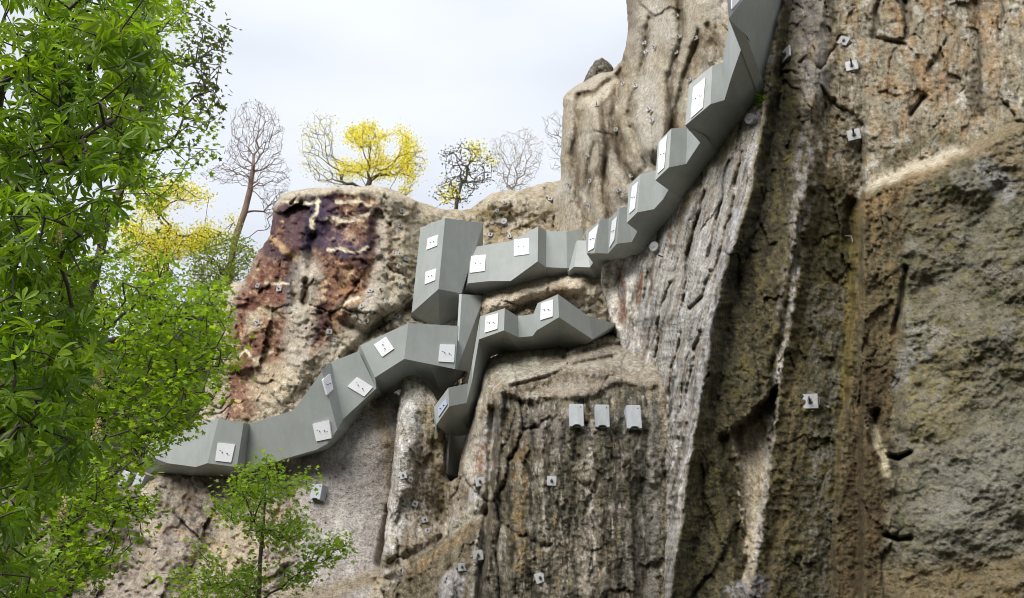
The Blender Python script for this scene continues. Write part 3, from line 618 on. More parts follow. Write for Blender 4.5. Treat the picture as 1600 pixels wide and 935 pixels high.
def but_paint(U, V):
    p = Paint(U, V, (150,138,118), 90)
    p.all((112,92,62), 0.75, (16,26,0.02,0.28)); p.all((178,172,166), 0.75, (18,26,0.06,0.3,2)); p.all((64,56,42), 0.7, (8,10,0.16,0.36,3))
    p.poly([(760,560),(850,540),(970,516),(1030,560),(1030,604),(960,600),(900,622),(790,606)], (142,132,116), 0.7, 8); p.stroke([(800,590),(870,578),(950,560),(1010,580)], 10, (168,160,146), 0.75, (16,8,-0.4,0.2)); p.stroke([(790,608),(850,600),(890,580)], 8, (90,74,46), 0.8, (9,7,-0.3,0.1))
    p.stroke([(880,548),(940,530),(985,522)], 9, (82,74,58), 0.7, (7,7,-0.2,0.15)); p.poly([(765,560),(800,548),(870,542),(860,556),(790,600)], (160,158,140), 0.8, 8)
    p.poly(FRONT, (104,98,80), 0.96, 6); p.poly(FRONT, (58,54,42), 0.75, 6, (12,40,0.0,0.26,10)); p.poly(FRONT, (146,136,124), 0.8, 6, (14,30,0.08,0.3,11)); p.poly(FRONT, (128,110,72), 0.7, 6, (12,40,0.12,0.36,12)); p.poly(FRONT, (36,34,26), 0.85, 6, (7,36,0.10,0.30,13)); p.poly(FRONT, (172,166,156), 0.75, 6, (6,22,0.20,0.36,14))
    p.stroke([(815,690),(806,800),(812,880)], 14, (136,110,58), 0.65, (12,16,-0.3,0.2)); p.stroke([(918,690),(925,800),(910,935)], 13, (150,140,128), 0.7, (10,20,-0.3,0.15)); p.stroke([(790,760),(780,935)], 7, (150,142,126), 0.6, (8,20,-0.3,0.2)); p.stroke([(985,640),(1000,760),(985,900)], 20, (88,86,80), 0.6)
    p.stroke([(1020,640),(1022,760),(1018,935)], 8, (128,124,118), 0.7); p.poly([(805,650),(850,640),(890,660),(880,700),(815,695)], (120,112,104), 0.65, 10)
    for x, L2, w, c_ in ((858,250,6,(44,42,32)), (884,180,5,(46,44,34)), (968,260,7,(42,40,32)), (1010,220,6,(50,48,40)), (832,280,4,(40,38,30)), (926,240,4,(176,170,160)), (852,200,3,(170,162,150)), (948,140,3,(168,162,152)), (1000,180,3,(150,146,140)), (800,240,5,(46,44,32))):
        p.stroke([(x, 660), (x - 5, 660 + L2 * .4), (x + 3, 660 + L2)], w, c_, 0.85, (9, 40, -0.25, 0.15, x % 7))
    for x in (905, 945, 992): p.stroke([(x, 672), (x - 4, 760), (x - 2, 800)], 12, (72,70,40), 0.6, (8,20,-0.3,0.2))
    p.stroke([(750,560),(745,640),(730,740)], 9, (172,164,150), 0.8); p.stroke([(770,660),(752,720),(740,800)], 10, (182,180,184), 0.75, (12,16,-0.3,0.1)); p.stroke([(758,700),(744,745)], 8, (140,96,52), 0.75, (8,8,-0.3,0.1)); p.stroke([(778,640),(770,760),(756,935)], 4, (70,62,48), 0.7)
    p.poly([(627,583),(645,583),(660,600),(640,700),(612,830),(596,870),(612,740)], (176,170,158), 0.85, 6); p.stroke([(640,620),(632,700),(622,780),(605,850)], 20, (188,186,184), 0.8, (12,18,-0.25,0.1)); p.stroke([(668,640),(685,740),(690,800)], 9, (140,126,74), 0.6, (8,14,-0.3,0.2))
    p.poly([(645,720),(680,780),(650,830),(625,830)], (92,84,76), 0.6, 6, (6,6,-0.1,0.2)); p.poly([(600,905),(660,860),(760,805),(752,935),(740,1300),(560,1300),(590,935)], (108,96,70), 0.8, 8); p.poly([(600,905),(660,860),(760,805),(752,935),(590,935)], (60,54,38), 0.75, 6, (9,9,-0.05,0.25,20))
    p.poly([(682,945),(690,905),(715,880),(728,895),(720,945)], (152,148,148), 0.85, 5); p.poly([(735,945),(738,850),(758,820),(756,880),(748,945)], (150,146,136), 0.85, 5); p.stroke([(640,900),(690,860),(740,825)], 8, (150,120,72), 0.6, (9,7,-0.2,0.2)); p.stroke([(600,910),(625,895)], 9, (180,178,176), 0.7, (7,7,-0.2,0.1))
    p.stroke([(700,830),(745,800),(762,770)], 8, (176,170,152), 0.8)
    return p.c
sheet('rock_buttress', [(627,583),(645,583),(665,598),(685,628),(697,665),(696,738),(704,752),(716,746),(722,700),(738,655),(750,615),(760,560),(790,549),(850,541),(890,545),(920,530),(965,518),(1000,523),(1030,560),(1052,610),(1075,935),(1080,1300),
      (530,1300),(578,935),(598,870),(612,740),(622,640)], but_depth, but_paint, 1.8, 3.0, 12, 0.7, 6, 5, 0.22, 1.12, lambda U, V: 0.9 + 0 * U)
# ------------------------------------------------------------------ grey faceted anchor beams
from mathutils.geometry import intersect_ray_tri
CAM = Vector((0, 0, CAMZ))
class Beam:
    def __init__(s, name, label, base, cat):
        s.root = empty(name, base, label, cat); s.tris = []; s.fy = {}; s.w = lambda u: Vector((0, -1, 0))
    def seg(s, st, dy=1.3, name='beam_segment'):       # stations: top u, top v, bottom u, bottom v, distance
        st = [(a[0], a[1], a[2], a[3], s.fy.get((a[2], a[3]), a[4])) for a in st]
        top = [P3(a[0], a[1], a[4]) for a in st]; bot = [P3(a[2], a[3], a[4]) for a in st]
        for i in range(len(st) - 1):                   # every panel is one flat facet
            n = (bot[i + 1] - bot[i]).cross(top[i] - bot[i]); d = top[i + 1] - CAM
            if n.length > 1e-6 and abs(d.dot(n)) > 1e-6:
                q = CAM + d * ((bot[i] - CAM).dot(n) / d.dot(n))
                if abs(q.y - st[i + 1][4]) < 0.9: top[i + 1] = q
        m = MB(); ub = sum(a[2] for a in st) / len(st); wv = s.w(ub)
        back = (lambda p: p - wv * min(dy, 0.35)) if s.fy else (lambda p: Vector((p.x * (1 + dy / p.y) , p.y + dy, p.z)))
        for i in range(len(st) - 1):
            m.poly([bot[i], bot[i + 1], top[i + 1], top[i]]); m.poly([top[i], top[i + 1], back(top[i + 1]), back(top[i])])
            s.tris += [(bot[i], bot[i + 1], top[i + 1]), (bot[i], top[i + 1], top[i])]
        m.poly([bot[0], top[0], back(top[0]), back(bot[0])]); (m.poly([top[-1], bot[-1], back(bot[-1]), back(top[-1])]) if not s.fy else None)
        m.obj(name, BEAM, s.root)
    def floor(s, rows):                                # bottom cut: one smooth ruled floor, so the zigzag front edge follows from it
        def yb(u, v):
            a = float(massif_base(np.array([[u]]), np.array([[v]]))[0, 0]); b = float(b_fn(np.array([[u]]), np.array([[v]]))[0, 0])
            k = float(sstep(925, 985, np.array(u))); return a * k + b * (1 - k)
        bp = np.array([(r[3], r[4]) for r in rows], float); L = np.concatenate([[0], np.cumsum(np.hypot(*np.diff(bp, axis=0).T))])
        t = np.linspace(0, L[-1], 600); bu = np.interp(t, L, bp[:, 0]); bv = np.interp(t, L, bp[:, 1])
        by = np.array([yb(a, b) for a, b in zip(bu, bv)]); ker = np.hanning(61); ker /= ker.sum()
        sm = lambda a: np.convolve(np.pad(a, 30, mode='reflect', reflect_type='odd'), ker, 'valid')
        B = pt(sm(bu), sm(bv), sm(by)); W = np.array([s.w(a) for a in sm(bu)]); o = []
        def px_(p): d = p - np.array([0, 0, CAMZ]); w = d[:, 1] * CP + d[:, 2] * SP; h = -d[:, 1] * SP + d[:, 2] * CP; return np.stack([800 + F * d[:, 0] / w, 467.5 - F * h / w], 1)
        b2 = px_(B); w2 = px_(B + W * 0.1) - b2; w2 /= np.linalg.norm(w2, axis=1, keepdims=True); last = 0
        for r in rows:
            f = np.array([r[0], r[1]]) - b2; al = (f * w2).sum(1); pe = np.abs(f[:, 0] * w2[:, 1] - f[:, 1] * w2[:, 0])
            k = int(np.argmin(np.where(al > -5, pe, 1e6)))
            lo, hi = 0.0, 6.0                              # distance out from the rock along the floor
            dd = np.linspace(0.3, 6, 400); pp = px_(B[k] + W[k] * dd[:, None]); m = int(np.argmin(np.hypot(pp[:, 0] - r[0], pp[:, 1] - r[1])))
            y = float(B[k][1] + W[k][1] * dd[m]); s.fy[(r[0], r[1])] = y; o.append((r[0], r[1], y, Vector(B[k] - W[k] * 0.8)))
        return o
    def under(s, rows, extra=0.35, mind=0.8, name='underside'):     # front u, v, distance, rock u, rock v
        m = MB(); A = []; B = []
        for r in rows:
            A.append(P3(r[0], r[1], r[2] + 0.004))
            if len(r) == 4: B.append(r[3]); continue
            y = rock_y(r[3], r[4], 2); y = y if y < 40 else 30
            y = r[5] if len(r) > 5 else max(y + extra, r[2] + mind)
            B.append(P3(r[3], r[4], y))
        for i in range(len(A) - 1):
            m.poly([A[i], B[i], B[i + 1], A[i + 1]])
        m.obj(name, BEAM, s.root)
    def plate(s, q, blue=False):
        cu = sum(a for a, b in q) / 4; cv = sum(b for a, b in q) / 4; d = (P3(cu, cv, 10) - CAM).normalized(); best = None
        for t in s.tris:
            h = intersect_ray_tri(*t, d, CAM, True)
            if h is not None and (best is None or h.length < best[0].length): best = (h, t)
        if best is None:
            best = (None, min(s.tris, key=lambda t: ((t[0] + t[1] + t[2]) / 3 - (CAM + d * 29)).length)); print('plate off beam', cu, cv)
        t = best[1]; n = (t[1] - t[0]).cross(t[2] - t[0]).normalized()
        if n.dot(d) > 0: n = -n
        o = t[0] - n * 0.03; F_ = []
        for a, b in q:
            r = (P3(a, b, 10) - CAM).normalized(); F_.append(CAM + r * ((o + n * 0.06 - CAM).dot(n) / r.dot(n)))
        # round the corners of the plate a little
        loop = []
        for i in range(4):
            p, a, b = F_[i], F_[i - 1], F_[(i + 1) % 4]
            loop += [p.lerp(a, 0.07), p.lerp(p.lerp(a, .5).lerp(p.lerp(b, .5), .5), 0.03), p.lerp(b, 0.07)]
        m = MB(); m.prism(loop, [p - n * 0.06 for p in loop]); po = m.obj('anchor_plate', BLUEPLATE if blue else PLATE, s.root)
        c = sum(F_, Vector()) / 4; ex = (F_[1] - F_[0] + F_[2] - F_[3]) / 2; ey = (F_[3] - F_[0] + F_[2] - F_[1]) / 2
        if ex.length < 0.5 * ey.length: sp = ex * 0.18
        else: sp = ex * 0.15
        for k in (-1, 1):
            p = c + sp * k + ey * 0.02 * k; bm_ = MB(); r = 0.016
            bm_.cyl(p - n * 0.01, p + n * 0.022, r, 6); bm_.cyl(p + n * 0.022, p + n * 0.035, 0.010, 8)
            b = bm_.obj('bolt', BOLT); place(b, s.root); b.parent = po
        e = ex.normalized(); f = ey.normalized()
        for k in (-1, 1):
            w = MB(); a = c + sp * 1.9 * k + f * 0.05 * k
            w.prism([a + n * .008 - e * .02 - f * .004, a + n * .008 + e * .02 - f * .004, a + n * .008 + e * .02 + f * .004, a + n * .008 - e * .02 + f * .004], [a - e * .02 - f * .004, a + e * .02 - f * .004, a + e * .02 + f * .004, a - e * .02 + f * .004])
            wo = w.obj('fixing_clip', BOLT); place(wo, s.root); wo.parent = po

blk = Beam('anchor_block', 'tall grey folded block with two white plates, standing above the lower beam', P3(690, 505, 31), 'anchor block')
blk.seg([(657,356,643,489.5,30.9), (695.5,341,685,452,29.9), (755.3,348.8,720.7,458.6,30.55)], 2.2, 'block_face')
blk.under([(643,489.5,30.9,643,508,31.6), (685,452,29.9,687,517,31.3), (720.7,458.6,30.55,715.5,517,31.8)], name='underside')
for q in ([(668,372.6),(684,367),(682.7,384),(666,390.6)], [(665,425),(681,419.6),(679.6,438),(663.4,444.5)]): blk.plate(q)

lob = Beam('anchor_beam', 'grey faceted beam sweeping down left behind the leaves, with six white plates', P3(450, 720, 29), 'anchor beam')
lob.seg([(213,688,213,706,30.2), (262,674,262,724,29.2), (309,663,306,730,28.8), (341.7,653.7,324,724,28.4), (380.6,661,370,730,28.3), (389.6,662.6,382,735,28.75), (458,641.7,494,703,27.95),
         (484,607,511,694,27.8), (503,580,527,671.6,27.65), (517,566,536,655,28.05), (560,549,588,607,27.9)])
lob.seg([(560,549,588,607,27.9), (562.6,540,586,590,27.75), (638,505,631.5,561,27.6), (716.5,509.7,711,577,28.05)])
lob.under([(213,706,30.2,216,719), (262,724,29.2,231,742), (306,730,28.8,300,746), (324,724,28.4,330,747), (370,730,28.3,365,748), (382,735,28.75,388,741), (494,703,27.95,488,711), (511,694,27.8,516,703), (527,671.6,27.65,540,682),
           (536,655,28.05,550,671), (588,607,27.9,590,625), (586,590,27.75,600,620), (631.5,561,27.6,627,608,29.4), (671,569,27.82,690,618,30.6), (711,577,28.05,733,581,30.6)])
for q in ([(340,692),(367,695),(361,723),(336,720)], [(488,662.6),(514,656.6),(518,685),(494,690)], [(505,593),(516,584),(521,608),(512,617)], [(557.7,589),(582.8,605),(569,620),(542.7,604)],
          [(603,526),(615.5,545),(597,558),(584,538.6)], [(687.7,538),(711,538.6),(709.5,566.5),(685,565)]): lob.plate(q)

upb = Beam('anchor_beam', 'long grey zigzag beam climbing right up the cliff to the top edge', P3(960, 410, 29), 'anchor beam')
def up_dir(u):
    k = np.interp(u, [880, 1000, 1090, 1160], [0, 0.72, 0.62, 0.42]); return Vector((-k, -math.sqrt(1 - k * k), 0))
upb.w = up_dir
UROWS = upb.floor([(723,458.6,30.75,752,464), (731,443,30.6,759,461), (764,439.4,30.2,790,455), (798,439.4,30.65,815,451), (840,408.6,29.4,845,444), (853,417.6,29.9,857,434), (886,419.4,29.7,888,432), (888,424.6,29.5,895,436), (897,417,29.15,915,439),
           (921.6,418,29.25,929,441), (928.8,408,29.6,938,431), (916.5,396.4,29.05,945,422), (950,396.4,28.85,955,411), (964,381,27.9,963,404), (987,378.4,27.8,993,405), (996,362,28.1,1004,396), (979.4,348.4,26.9,1012,386),
           (996,332,26.3,1019,376), (1022,327,26.4,1037,345), (1036,311.7,26.6,1050,333), (1045,296,26.9,1063,322), (1024,282,25.4,1070,309), (1045,261.6,24.7,1077,296), (1072,256.5,24.8,1092,268), (1101,212.5,25.2,1120,241),
           (1070.5,196.4,23.0,1128,232), (1110,163,22.1,1146,204), (1132,156.6,22.2,1179,165), (1142,123,21.7,1205,118), (1165.5,55.5,21.3,1206,51), (1138.5,29.5,20.7,1225,15), (1176,-20,20.1,1237,-20), (1230,-70,20.1,1247,-70)])
s_ = upb.fy; s_[(950,396.4)] = 28.6; s_[(964,381)] = 27.9; s_[(888,424.6)] = 30.45
UROWS = [(r[0], r[1], s_[(r[0], r[1])], r[3]) for r in UROWS]
upb.seg([(732,393,723,458.6,30.75), (736,387,731,443,30.6), (767,381.6,764,439.4,30.2), (800,376.5,797.7,439.4,30.65), (841,354,840,408.6,29.4), (853.6,361,853,417.6,29.9), (885,362.4,886,419.4,29.7), (916,356,917,420,31.2)])
upb.seg([(900,378,888,424.6,29.5), (902.4,376,897,417,29.15), (917,376,921.6,418,29.25), (919,378,928.8,408,29.6)], 1.0)
upb.seg([(915,364,916.5,396.4,29.05), (937,343.8,929,395.2,28.6), (951,342.5,950,396.4,28.85), (968,326,964,381,27.9), (983,322,987,378.4,27.8), (996,318,996,362,28.1)])
upb.seg([(982,290,979.4,348.4,26.9), (1000.7,272,996,332,26.3), (1023,267,1022,327,26.4), (1036,264,1036,311.7,26.6), (1045,262,1045,296,26.9)])
upb.seg([(1028,223,1024,282,25.4), (1049,201,1045,261.6,24.7), (1074,199,1072,256.5,24.8), (1101,211.5,1101,212.5,25.2)])
upb.seg([(1077,132,1070.5,196.4,23.0), (1113,102.7,1110,163,22.1), (1129.6,97.6,1132,156.6,22.2), (1140,32,1142,123,21.7), (1165.5,54.5,1165.5,55.5,21.3)])
upb.seg([(1134,-30,1138.5,29.5,20.7), (1180,-60,1176,-20,20.1), (1230,-110,1230,-70,20.1)])
upb.under(UROWS)
for q in ([(736,400),(759,398),(757.4,423.5),(734,426.5)], [(803,374.4),(826,372),(826,397),(803,400)], [(920,364),(935,350),(927.5,388),(918.5,393)], [(956,346),(964,338),(959.5,374.6),(951.5,388)], [(987.6,292),(996.6,284),(991.5,326),(982.7,334)],
          [(1031,221.5),(1042,211),(1037.5,262),(1027.5,271)], [(1083,137),(1102,121),(1098,168),(1079,185)], [(1143,-16),(1160,-26),(1155,2),(1144,14)]): upb.plate(q)
# the plate that ties the upper beam to the lower one: pale front edge, dark flank
m = MB(); a0, a1 = P3(717.5,460,30.3), P3(711,577,28.45); b0, b1 = P3(721.5,460,30.3), P3(714,577,28.45); c0, c1 = P3(757,462,31.6), P3(735,582,30.6)
m.poly([a1, b1, b0, a0]); m.poly([b1, c1, c0, b0]); m.poly([a0, b0, c0, a0 + Vector((0, 1.4, 0))]); m.obj('connecting_plate', BEAM, upb.root)

smb = Beam('anchor_beam', 'short grey beam hooked over the lower buttress, with two white plates and one lilac', P3(800, 535, 28), 'anchor beam')
smb.seg([(678,636.5,682,663.7,27.0), (700.5,606,702,635,26.55), (731,599.5,728.5,630,26.9)], 1.0)
smb.seg([(731,599.5,728.5,630,26.9), (738,565,737,598,26.95), (750,494.6,748.4,530.5,26.9)], 0.8)
smb.seg([(750,494.6,748.4,530.5,26.9), (788.7,481.8,787.4,516.4,26.5), (809,494.6,810.5,527.5,27.2), (833.6,490.7,832,525.4,27.1), (840,474,838.8,516.4,26.9), (872,460,873.4,495.9,26.3), (919.6,494.6,926,530.5,27.3), (962,506,961,507.5,28.4)])
smb.under([(682,663.7,27.0,692.5,674,28.3), (702,635,26.55,702,682,28.5), (728.5,630,26.9,738,680,28.6), (737,598,26.95,755,628,28.4), (748.4,530.5,26.9,767,558,28.6), (787.4,516.4,26.5,782,552,28.9), (810.5,527.5,27.2,815,552), (832,525.4,27.1,831,550), (838.8,516.4,26.9,845,549),
           (873.4,495.9,26.3,870,546), (926,530.5,27.3,905,546), (961,507.5,28.4,957,517)])
for q in ([(759,494.6),(778.4,489.5),(777,514),(757,520)], [(845,474),(864,468),(863.4,494.6),(844,500.5)]): smb.plate(q)
smb.plate([(684,638),(697,622),(698.5,632),(685,652)], True)
m = MB(); a0, a1 = P3(701,676,28.2), P3(696,740,28.6); b0, b1 = P3(704,676,28.2), P3(699,740,28.6); c0, c1 = P3(744,668,30.0), P3(728,750,30.0)
m.poly([a1, b1, b0, a0]); m.poly([b1, c1, c0, b0]); m.poly([a0, b0, c0, a0 + Vector((0, 1.6, 0))]); m.poly([a1, a1 + Vector((0, 1.6, 0)), c1, b1]); m.obj('shaft', BEAM, smb.root)
# ------------------------------------------------------------------ rock anchors, covers and caps fixed to the cliff
def protos():
    m = MB(); m.prism([(-.5,-.16,-.5),(.5,-.16,-.5),(.5,-.16,.5),(-.5,-.16,.5)], [(-.5,0,-.5),(.5,0,-.5),(.5,0,.5),(-.5,0,.5)]); pl = m.obj('plate', GALV, None, 0.03)
    m = MB(); m.cyl((0,-.10,0), (0,-1.25,0), .07, 10); rod = m.obj('rod', BOLT)
    m = MB(); m.cyl((0,-.16,0), (0,-.26,0), .17, 6); nut = m.obj('nut', BOLT)
    rs = np.random.RandomState(3); m = MB(); k = 18; a = [1.0 + rs.uniform(-.2, .2) for _ in range(k)]
    m.prism([(.60 * a[i] * math.cos(6.283 * i / k), -.03, .60 * a[i] * math.sin(6.283 * i / k)) for i in range(k)], [(.82 * a[i] * math.cos(6.283 * i / k), .55, .82 * a[i] * math.sin(6.283 * i / k)) for i in range(k)]); pad = m.obj('mortar_pad', MORTAR)
    return pl, rod, nut, pad
PROT = protos(); first = [True]
def anchor(u, v, px, label, group=None, rodlen=0.5, n=None, roll=0.0, pad=True, drop=0.0):
    y = rock_y(u, v, 2); s = px / F * y * 1.02; nn = rock_normal(u, v) if n is None else Vector(n)
    nn = (nn + Vector((0, -0.6 if n is None else 0, 0))).normalized(); p = P3(u, v, y) + nn * 0.03
    r = empty('rock_anchor', p, label, 'rock anchor', group)
    q = nn.to_track_quat('-Y', 'Z'); r.rotation_mode = 'QUATERNION'; from mathutils import Quaternion
    r.rotation_quaternion = q @ Quaternion((0, 1, 0), roll); r.scale = (s, s, s)
    for i, o in enumerate(PROT):
        if i == 3 and not pad: continue
        c = o.copy(); C.objects.link(c); c.parent = r
        if i == 1: c.scale = (1, rodlen, 1)
GA = 'small anchor plates on the left rock tower'; GB = 'small anchor plates on the high rock tower'
L_ = [(627,330,8,'topmost small anchor plate in the column left of the tall grey block'),(624,354,8,'second anchor plate down the column left of the tall grey block'),
 (616,395.5,6,'left one of two touching small anchor plates beside the tall block'),(623.5,398,6,'right one of two touching small anchor plates beside the tall block'),
 (634,406,7,'small anchor plate nearest the left edge of the tall grey block'),(622.6,417,7,'small anchor plate just under the touching pair beside the tall block'),
 (624,446,7,'small anchor plate on the rounded bulge halfway down beside the tall block'),(622,497,8,'small anchor plate on pale rock just above the lower beam, left of the block'),
 (579,456,8,'topmost small anchor plate on the undercut block below the purple rock'),(566,479,8,'left anchor plate in the middle of the undercut rock block'),(579,489,6,'right anchor plate in the middle of the undercut rock block'),
 (554.5,495,7,'lowest small anchor plate at the left tip of the undercut rock block'),(514,519,9,'upper small anchor plate on the yellowish boulder above the lower beam'),(523,532,7,'lower small anchor plate on the yellowish boulder above the lower beam'),
 (403.5,505,9,'small anchor plate on a grey patch under the rust red rock'),(437,452.5,10,'pale anchor plate in the middle of the red brown rock face'),(403.5,447.5,8,'small rusty anchor plate at the left of the red brown rock face'),
 (354.6,467,7,'small anchor plate on the low spur beside the green shrub')]
for k, (u, v, px, lb) in enumerate(L_): anchor(u, v, px, lb, GA, 0.5, roll=((k * 37) % 11 - 5) * 0.07, pad=(k % 4 == 0))
for k, (u, v, px, lb) in enumerate([(788,318,6,'small anchor plate on top of the brown ridge, above the round cap'),(777.5,330,6,'small anchor plate just left above the round cap on the ridge'),(766,368,8,'small anchor plate directly beside the upper right corner of the tall block'),
        (796,371,7,'small anchor plate touching the top of the upper beam left end'),(859.5,312.5,8,'lone anchor plate on the smooth grey right end of the ridge')]): anchor(u, v, px, lb, 'small anchor plates on the low ridge', 0.5, roll=0.2 * (k % 3 - 1))
T_ = [(1057.7,26,'topmost anchor on the high tower near the upper frame edge'),(1061.5,59,'anchor on the high tower under the topmost one'),(1088.5,60,'anchor on the brown stained rock just left of the tall beam panel'),
 (1007.6,68,'left upper anchor of the cluster of three high on the tower'),(1023,74.5,'right anchor of the cluster of three high on the tower'),(1009.7,82,'lowest anchor of the cluster of three high on the tower'),(1057.7,83,'anchor halfway between the cluster of three and the beam'),
 (993.5,136,'right one of two anchors level with each other on the tower shoulder'),(974,132,'left one of two anchors level with each other on the tower shoulder'),(1014,172,'upper one of two close anchors on smooth grey tower rock'),(1019,189,'lower one of two close anchors on smooth grey tower rock'),
 (932,165.6,'anchor below the pale band under the rock pinnacle'),(1078,126,'anchor touching the top left corner of a beam segment'),(963,203.5,'anchor beside the dark vertical groove of the high tower'),(919,245,'anchor on the left lobe of the high tower, highest there'),
 (890,290,'anchor nearest the left edge of the high tower base'),(923,283.6,'anchor in the middle of the left lobe of the tower'),(921,323,'lowest anchor on the left lobe above the beam'),(967,298,'anchor at the foot of the dark groove, lower of two'),(986.5,276,'anchor beside the beam segment at the foot of the high tower')]
for k, (u, v, lb) in enumerate(T_): anchor(u, v, 7.5, lb, GB, 0.8, roll=((k * 29) % 9 - 4) * 0.08, pad=False)
for u, v, px, lb, rl, ro in [(1318.5,66,19,'tilted anchor plate without a rod, topmost on the right rock wall',0.3,0.6),(1331,105,22,'thick square anchor plate with a rod, below the tilted one',0.95,0.0),(1334.5,213,23,'bright square anchor plate with a long rod on a round mortar patch',0.9,-0.05),
        (1266,629,25,'square anchor plate low on the mossy dark pillar of the massif',0.75,0.06),(862,753,15,'square anchor plate in the middle of the dark buttress front',0.6,0.05),(844,904,15,'square anchor plate lowest on the dark buttress front',0.5,-0.3),
        (750,754,14,'square anchor plate on the pale stained edge left of the buttress',0.6,-0.2),(747,869,15,'square anchor plate on the grey strip low beside the buttress',0.7,-0.15),(722,887,12,'square anchor plate on the small grey boulder at the lower edge',0.7,-0.1)]:
    anchor(u, v, px, lb, None, rl, roll=ro, n=(-(u - 800) / F / 0.85, -1, 0.04))
for k, (u, v, px, lb) in enumerate([(663,814,9,'small anchor plate on the lower flank of the narrow pillar, upper one'),(667,831,8,'small anchor plate on the lower flank of the narrow pillar, lower one'),(648,788,9,'small anchor plate on the middle of the narrow rock pillar'),
        (630,744,11,'anchor with a nut on a grey mortar lump on the narrow pillar'),(629,783,11,'anchor plate at the pale left rim of the narrow pillar'),(640,750,8,'small anchor just right of the mortar lump on the narrow pillar')]): anchor(u, v, px, lb, 'small anchors on the narrow pillar', 0.5, roll=0.3 * (k % 3 - 1))
anchor(1231,86,26,'anchor plate seen almost edge on, its long rod pointing left off the ridge', None, 1.0, n=(-0.93,-0.36,0.06), pad=False)
for o in PROT: bpy.data.objects.remove(o)

def cover(u0, v0, u1, v1, label, group, tilt=0.0, nrm=None):
    cu, cv = (u0 + u1) / 2, (v0 + v1) / 2; y = rock_y(cu, cv, 4); w = (u1 - u0) / F * y; h = (v1 - v0) / F * y * 1.06; p = P3(cu, v1, y) + Vector((0, -0.05, 0))
    r = empty('anchor_cover', p, label, 'anchor cover', group); d = 0.24
    arc = [(w * .30 * math.cos(math.pi * i / 8), .10 * h * math.sin(math.pi * i / 8)) for i in range(9)]
    pro = [(-w/2, 0.02 * h), (-w * .30, 0)] + [(a, b) for a, b in reversed(arc)][1:-1] + [(w * .30, 0), (w/2, 0.02 * h), (w/2, h * .97), (w * .46, h), (-w * .46, h), (-w/2, h * .97)]
    m = MB(); m.prism([(a, -d, b) for a, b in pro], [(a, .3, b) for a, b in pro]); o = m.obj('cover', COVER, None, 0.012); o.parent = r
    m = MB(); m.cyl((-w * .34, -d + .09, .035 * h), (w * .34, -d + .09, .035 * h), .055 * h, 12); o = m.obj('recess_bar', COVERDARK); o.parent = r
    m = MB(); m.cyl((w * .30, -d - .006, h * .86), (w * .30, -d + .02, h * .86), .018, 8); o = m.obj('screw', BOLT); o.parent = r
    r.rotation_euler = (0, tilt, 0.0 if nrm is None else nrm)
cover(889, 636, 912, 672, 'left cover of the three grey covers in a row on the buttress', 'three covers on the buttress')
cover(928.5, 637, 952, 673, 'middle cover of the three grey covers in a row on the buttress', 'three covers on the buttress', 0.01)
cover(978, 638, 1002, 675, 'right cover of the three grey covers in a row on the buttress', 'three covers on the buttress', -0.02)
cover(489, 761, 507, 784, 'lone small cover on the smooth grey slab beside the young maple', None, 0.12, -0.3)
cover(189, 740, 206, 763, 'left of two tilted covers under the lower beam left end', 'two covers under the beam', 0.35, -0.4)
cover(212, 742, 230, 765, 'right of two tilted covers under the lower beam left end', 'two covers under the beam', 0.35, -0.4)

def cap(u, v, px, n, label, rod=False, ln=1.3):
    y = rock_y(u, v, 2); s = px / F * y / 2; n = Vector(n).normalized(); p = P3(u, v, y)
    r = empty('capped_anchor', p, label, 'capped anchor'); m = MB(); m.cyl(p - n * .25, p + n * s * ln, s * .94, 20); m.cyl(p + n * s * ln, p + n * (s * ln + .03), s, 20); m2 = MB()
    o = m.obj('cap', GALV, r)
    m = MB(); m.cyl(p + n * (s * ln + .025), p + n * (s * ln + .05), s * .25, 8); m.obj('cap_screw', GALV, r)
cap(1178, 188, 20, (-0.75, -0.62, -0.15), 'round cylindrical anchor cap sticking out of the ridge beside the upper beam')
cap(1027, 388, 17, (-0.6, -0.78, -0.1), 'round cylindrical anchor cap below the beam on the pale flaky rock')
cap(788, 350, 12, (-0.1, -0.97, 0.1), 'round white anchor cap on the brown ridge above the upper beam')
y = rock_y(1036, 401, 2); p = P3(1036, 401, y); r = empty('steel_rod', p, 'dark T shaped steel rod beside the round cap on pale rock', 'rod')
m = MB(); m.cyl(p + Vector((.3, .3, 0)), p + Vector((-.18, -.12, 0)), .022, 8); m.obj('rod', BOLT, r); m = MB(); a = p + Vector((.12, .02, 0)); m.cyl(a + Vector((.03, -.02, .12)), a + Vector((.0, 0, -.16)), .025, 8); m.obj('crossbar', BOLT, r)
y = rock_y(1322, 372, 2); p = P3(1322, 372, y); r = empty('steel_bracket', p, 'small bent steel bracket left of the brown pillar', 'bracket')
m = MB(); m.cyl(p + Vector((-.2, -.1, .02)), p + Vector((.12, -.1, 0)), .016, 8); m.cyl(p + Vector((.12, -.1, 0)), p + Vector((.13, -.08, -.18)), .016, 8); m.cyl(p + Vector((-.05, -.1, .01)), p + Vector((-.05, .2, .01)), .014, 8); m.obj('bar', GALV, r)

# small fern tuft in the joint above the ridge cap
pf = P3(1189, 160, rock_y(1187, 160, 2)); rt = empty("fern_tuft", pf, 'tiny lime green fern tuft on the ridge just above a round cap', 'fern')
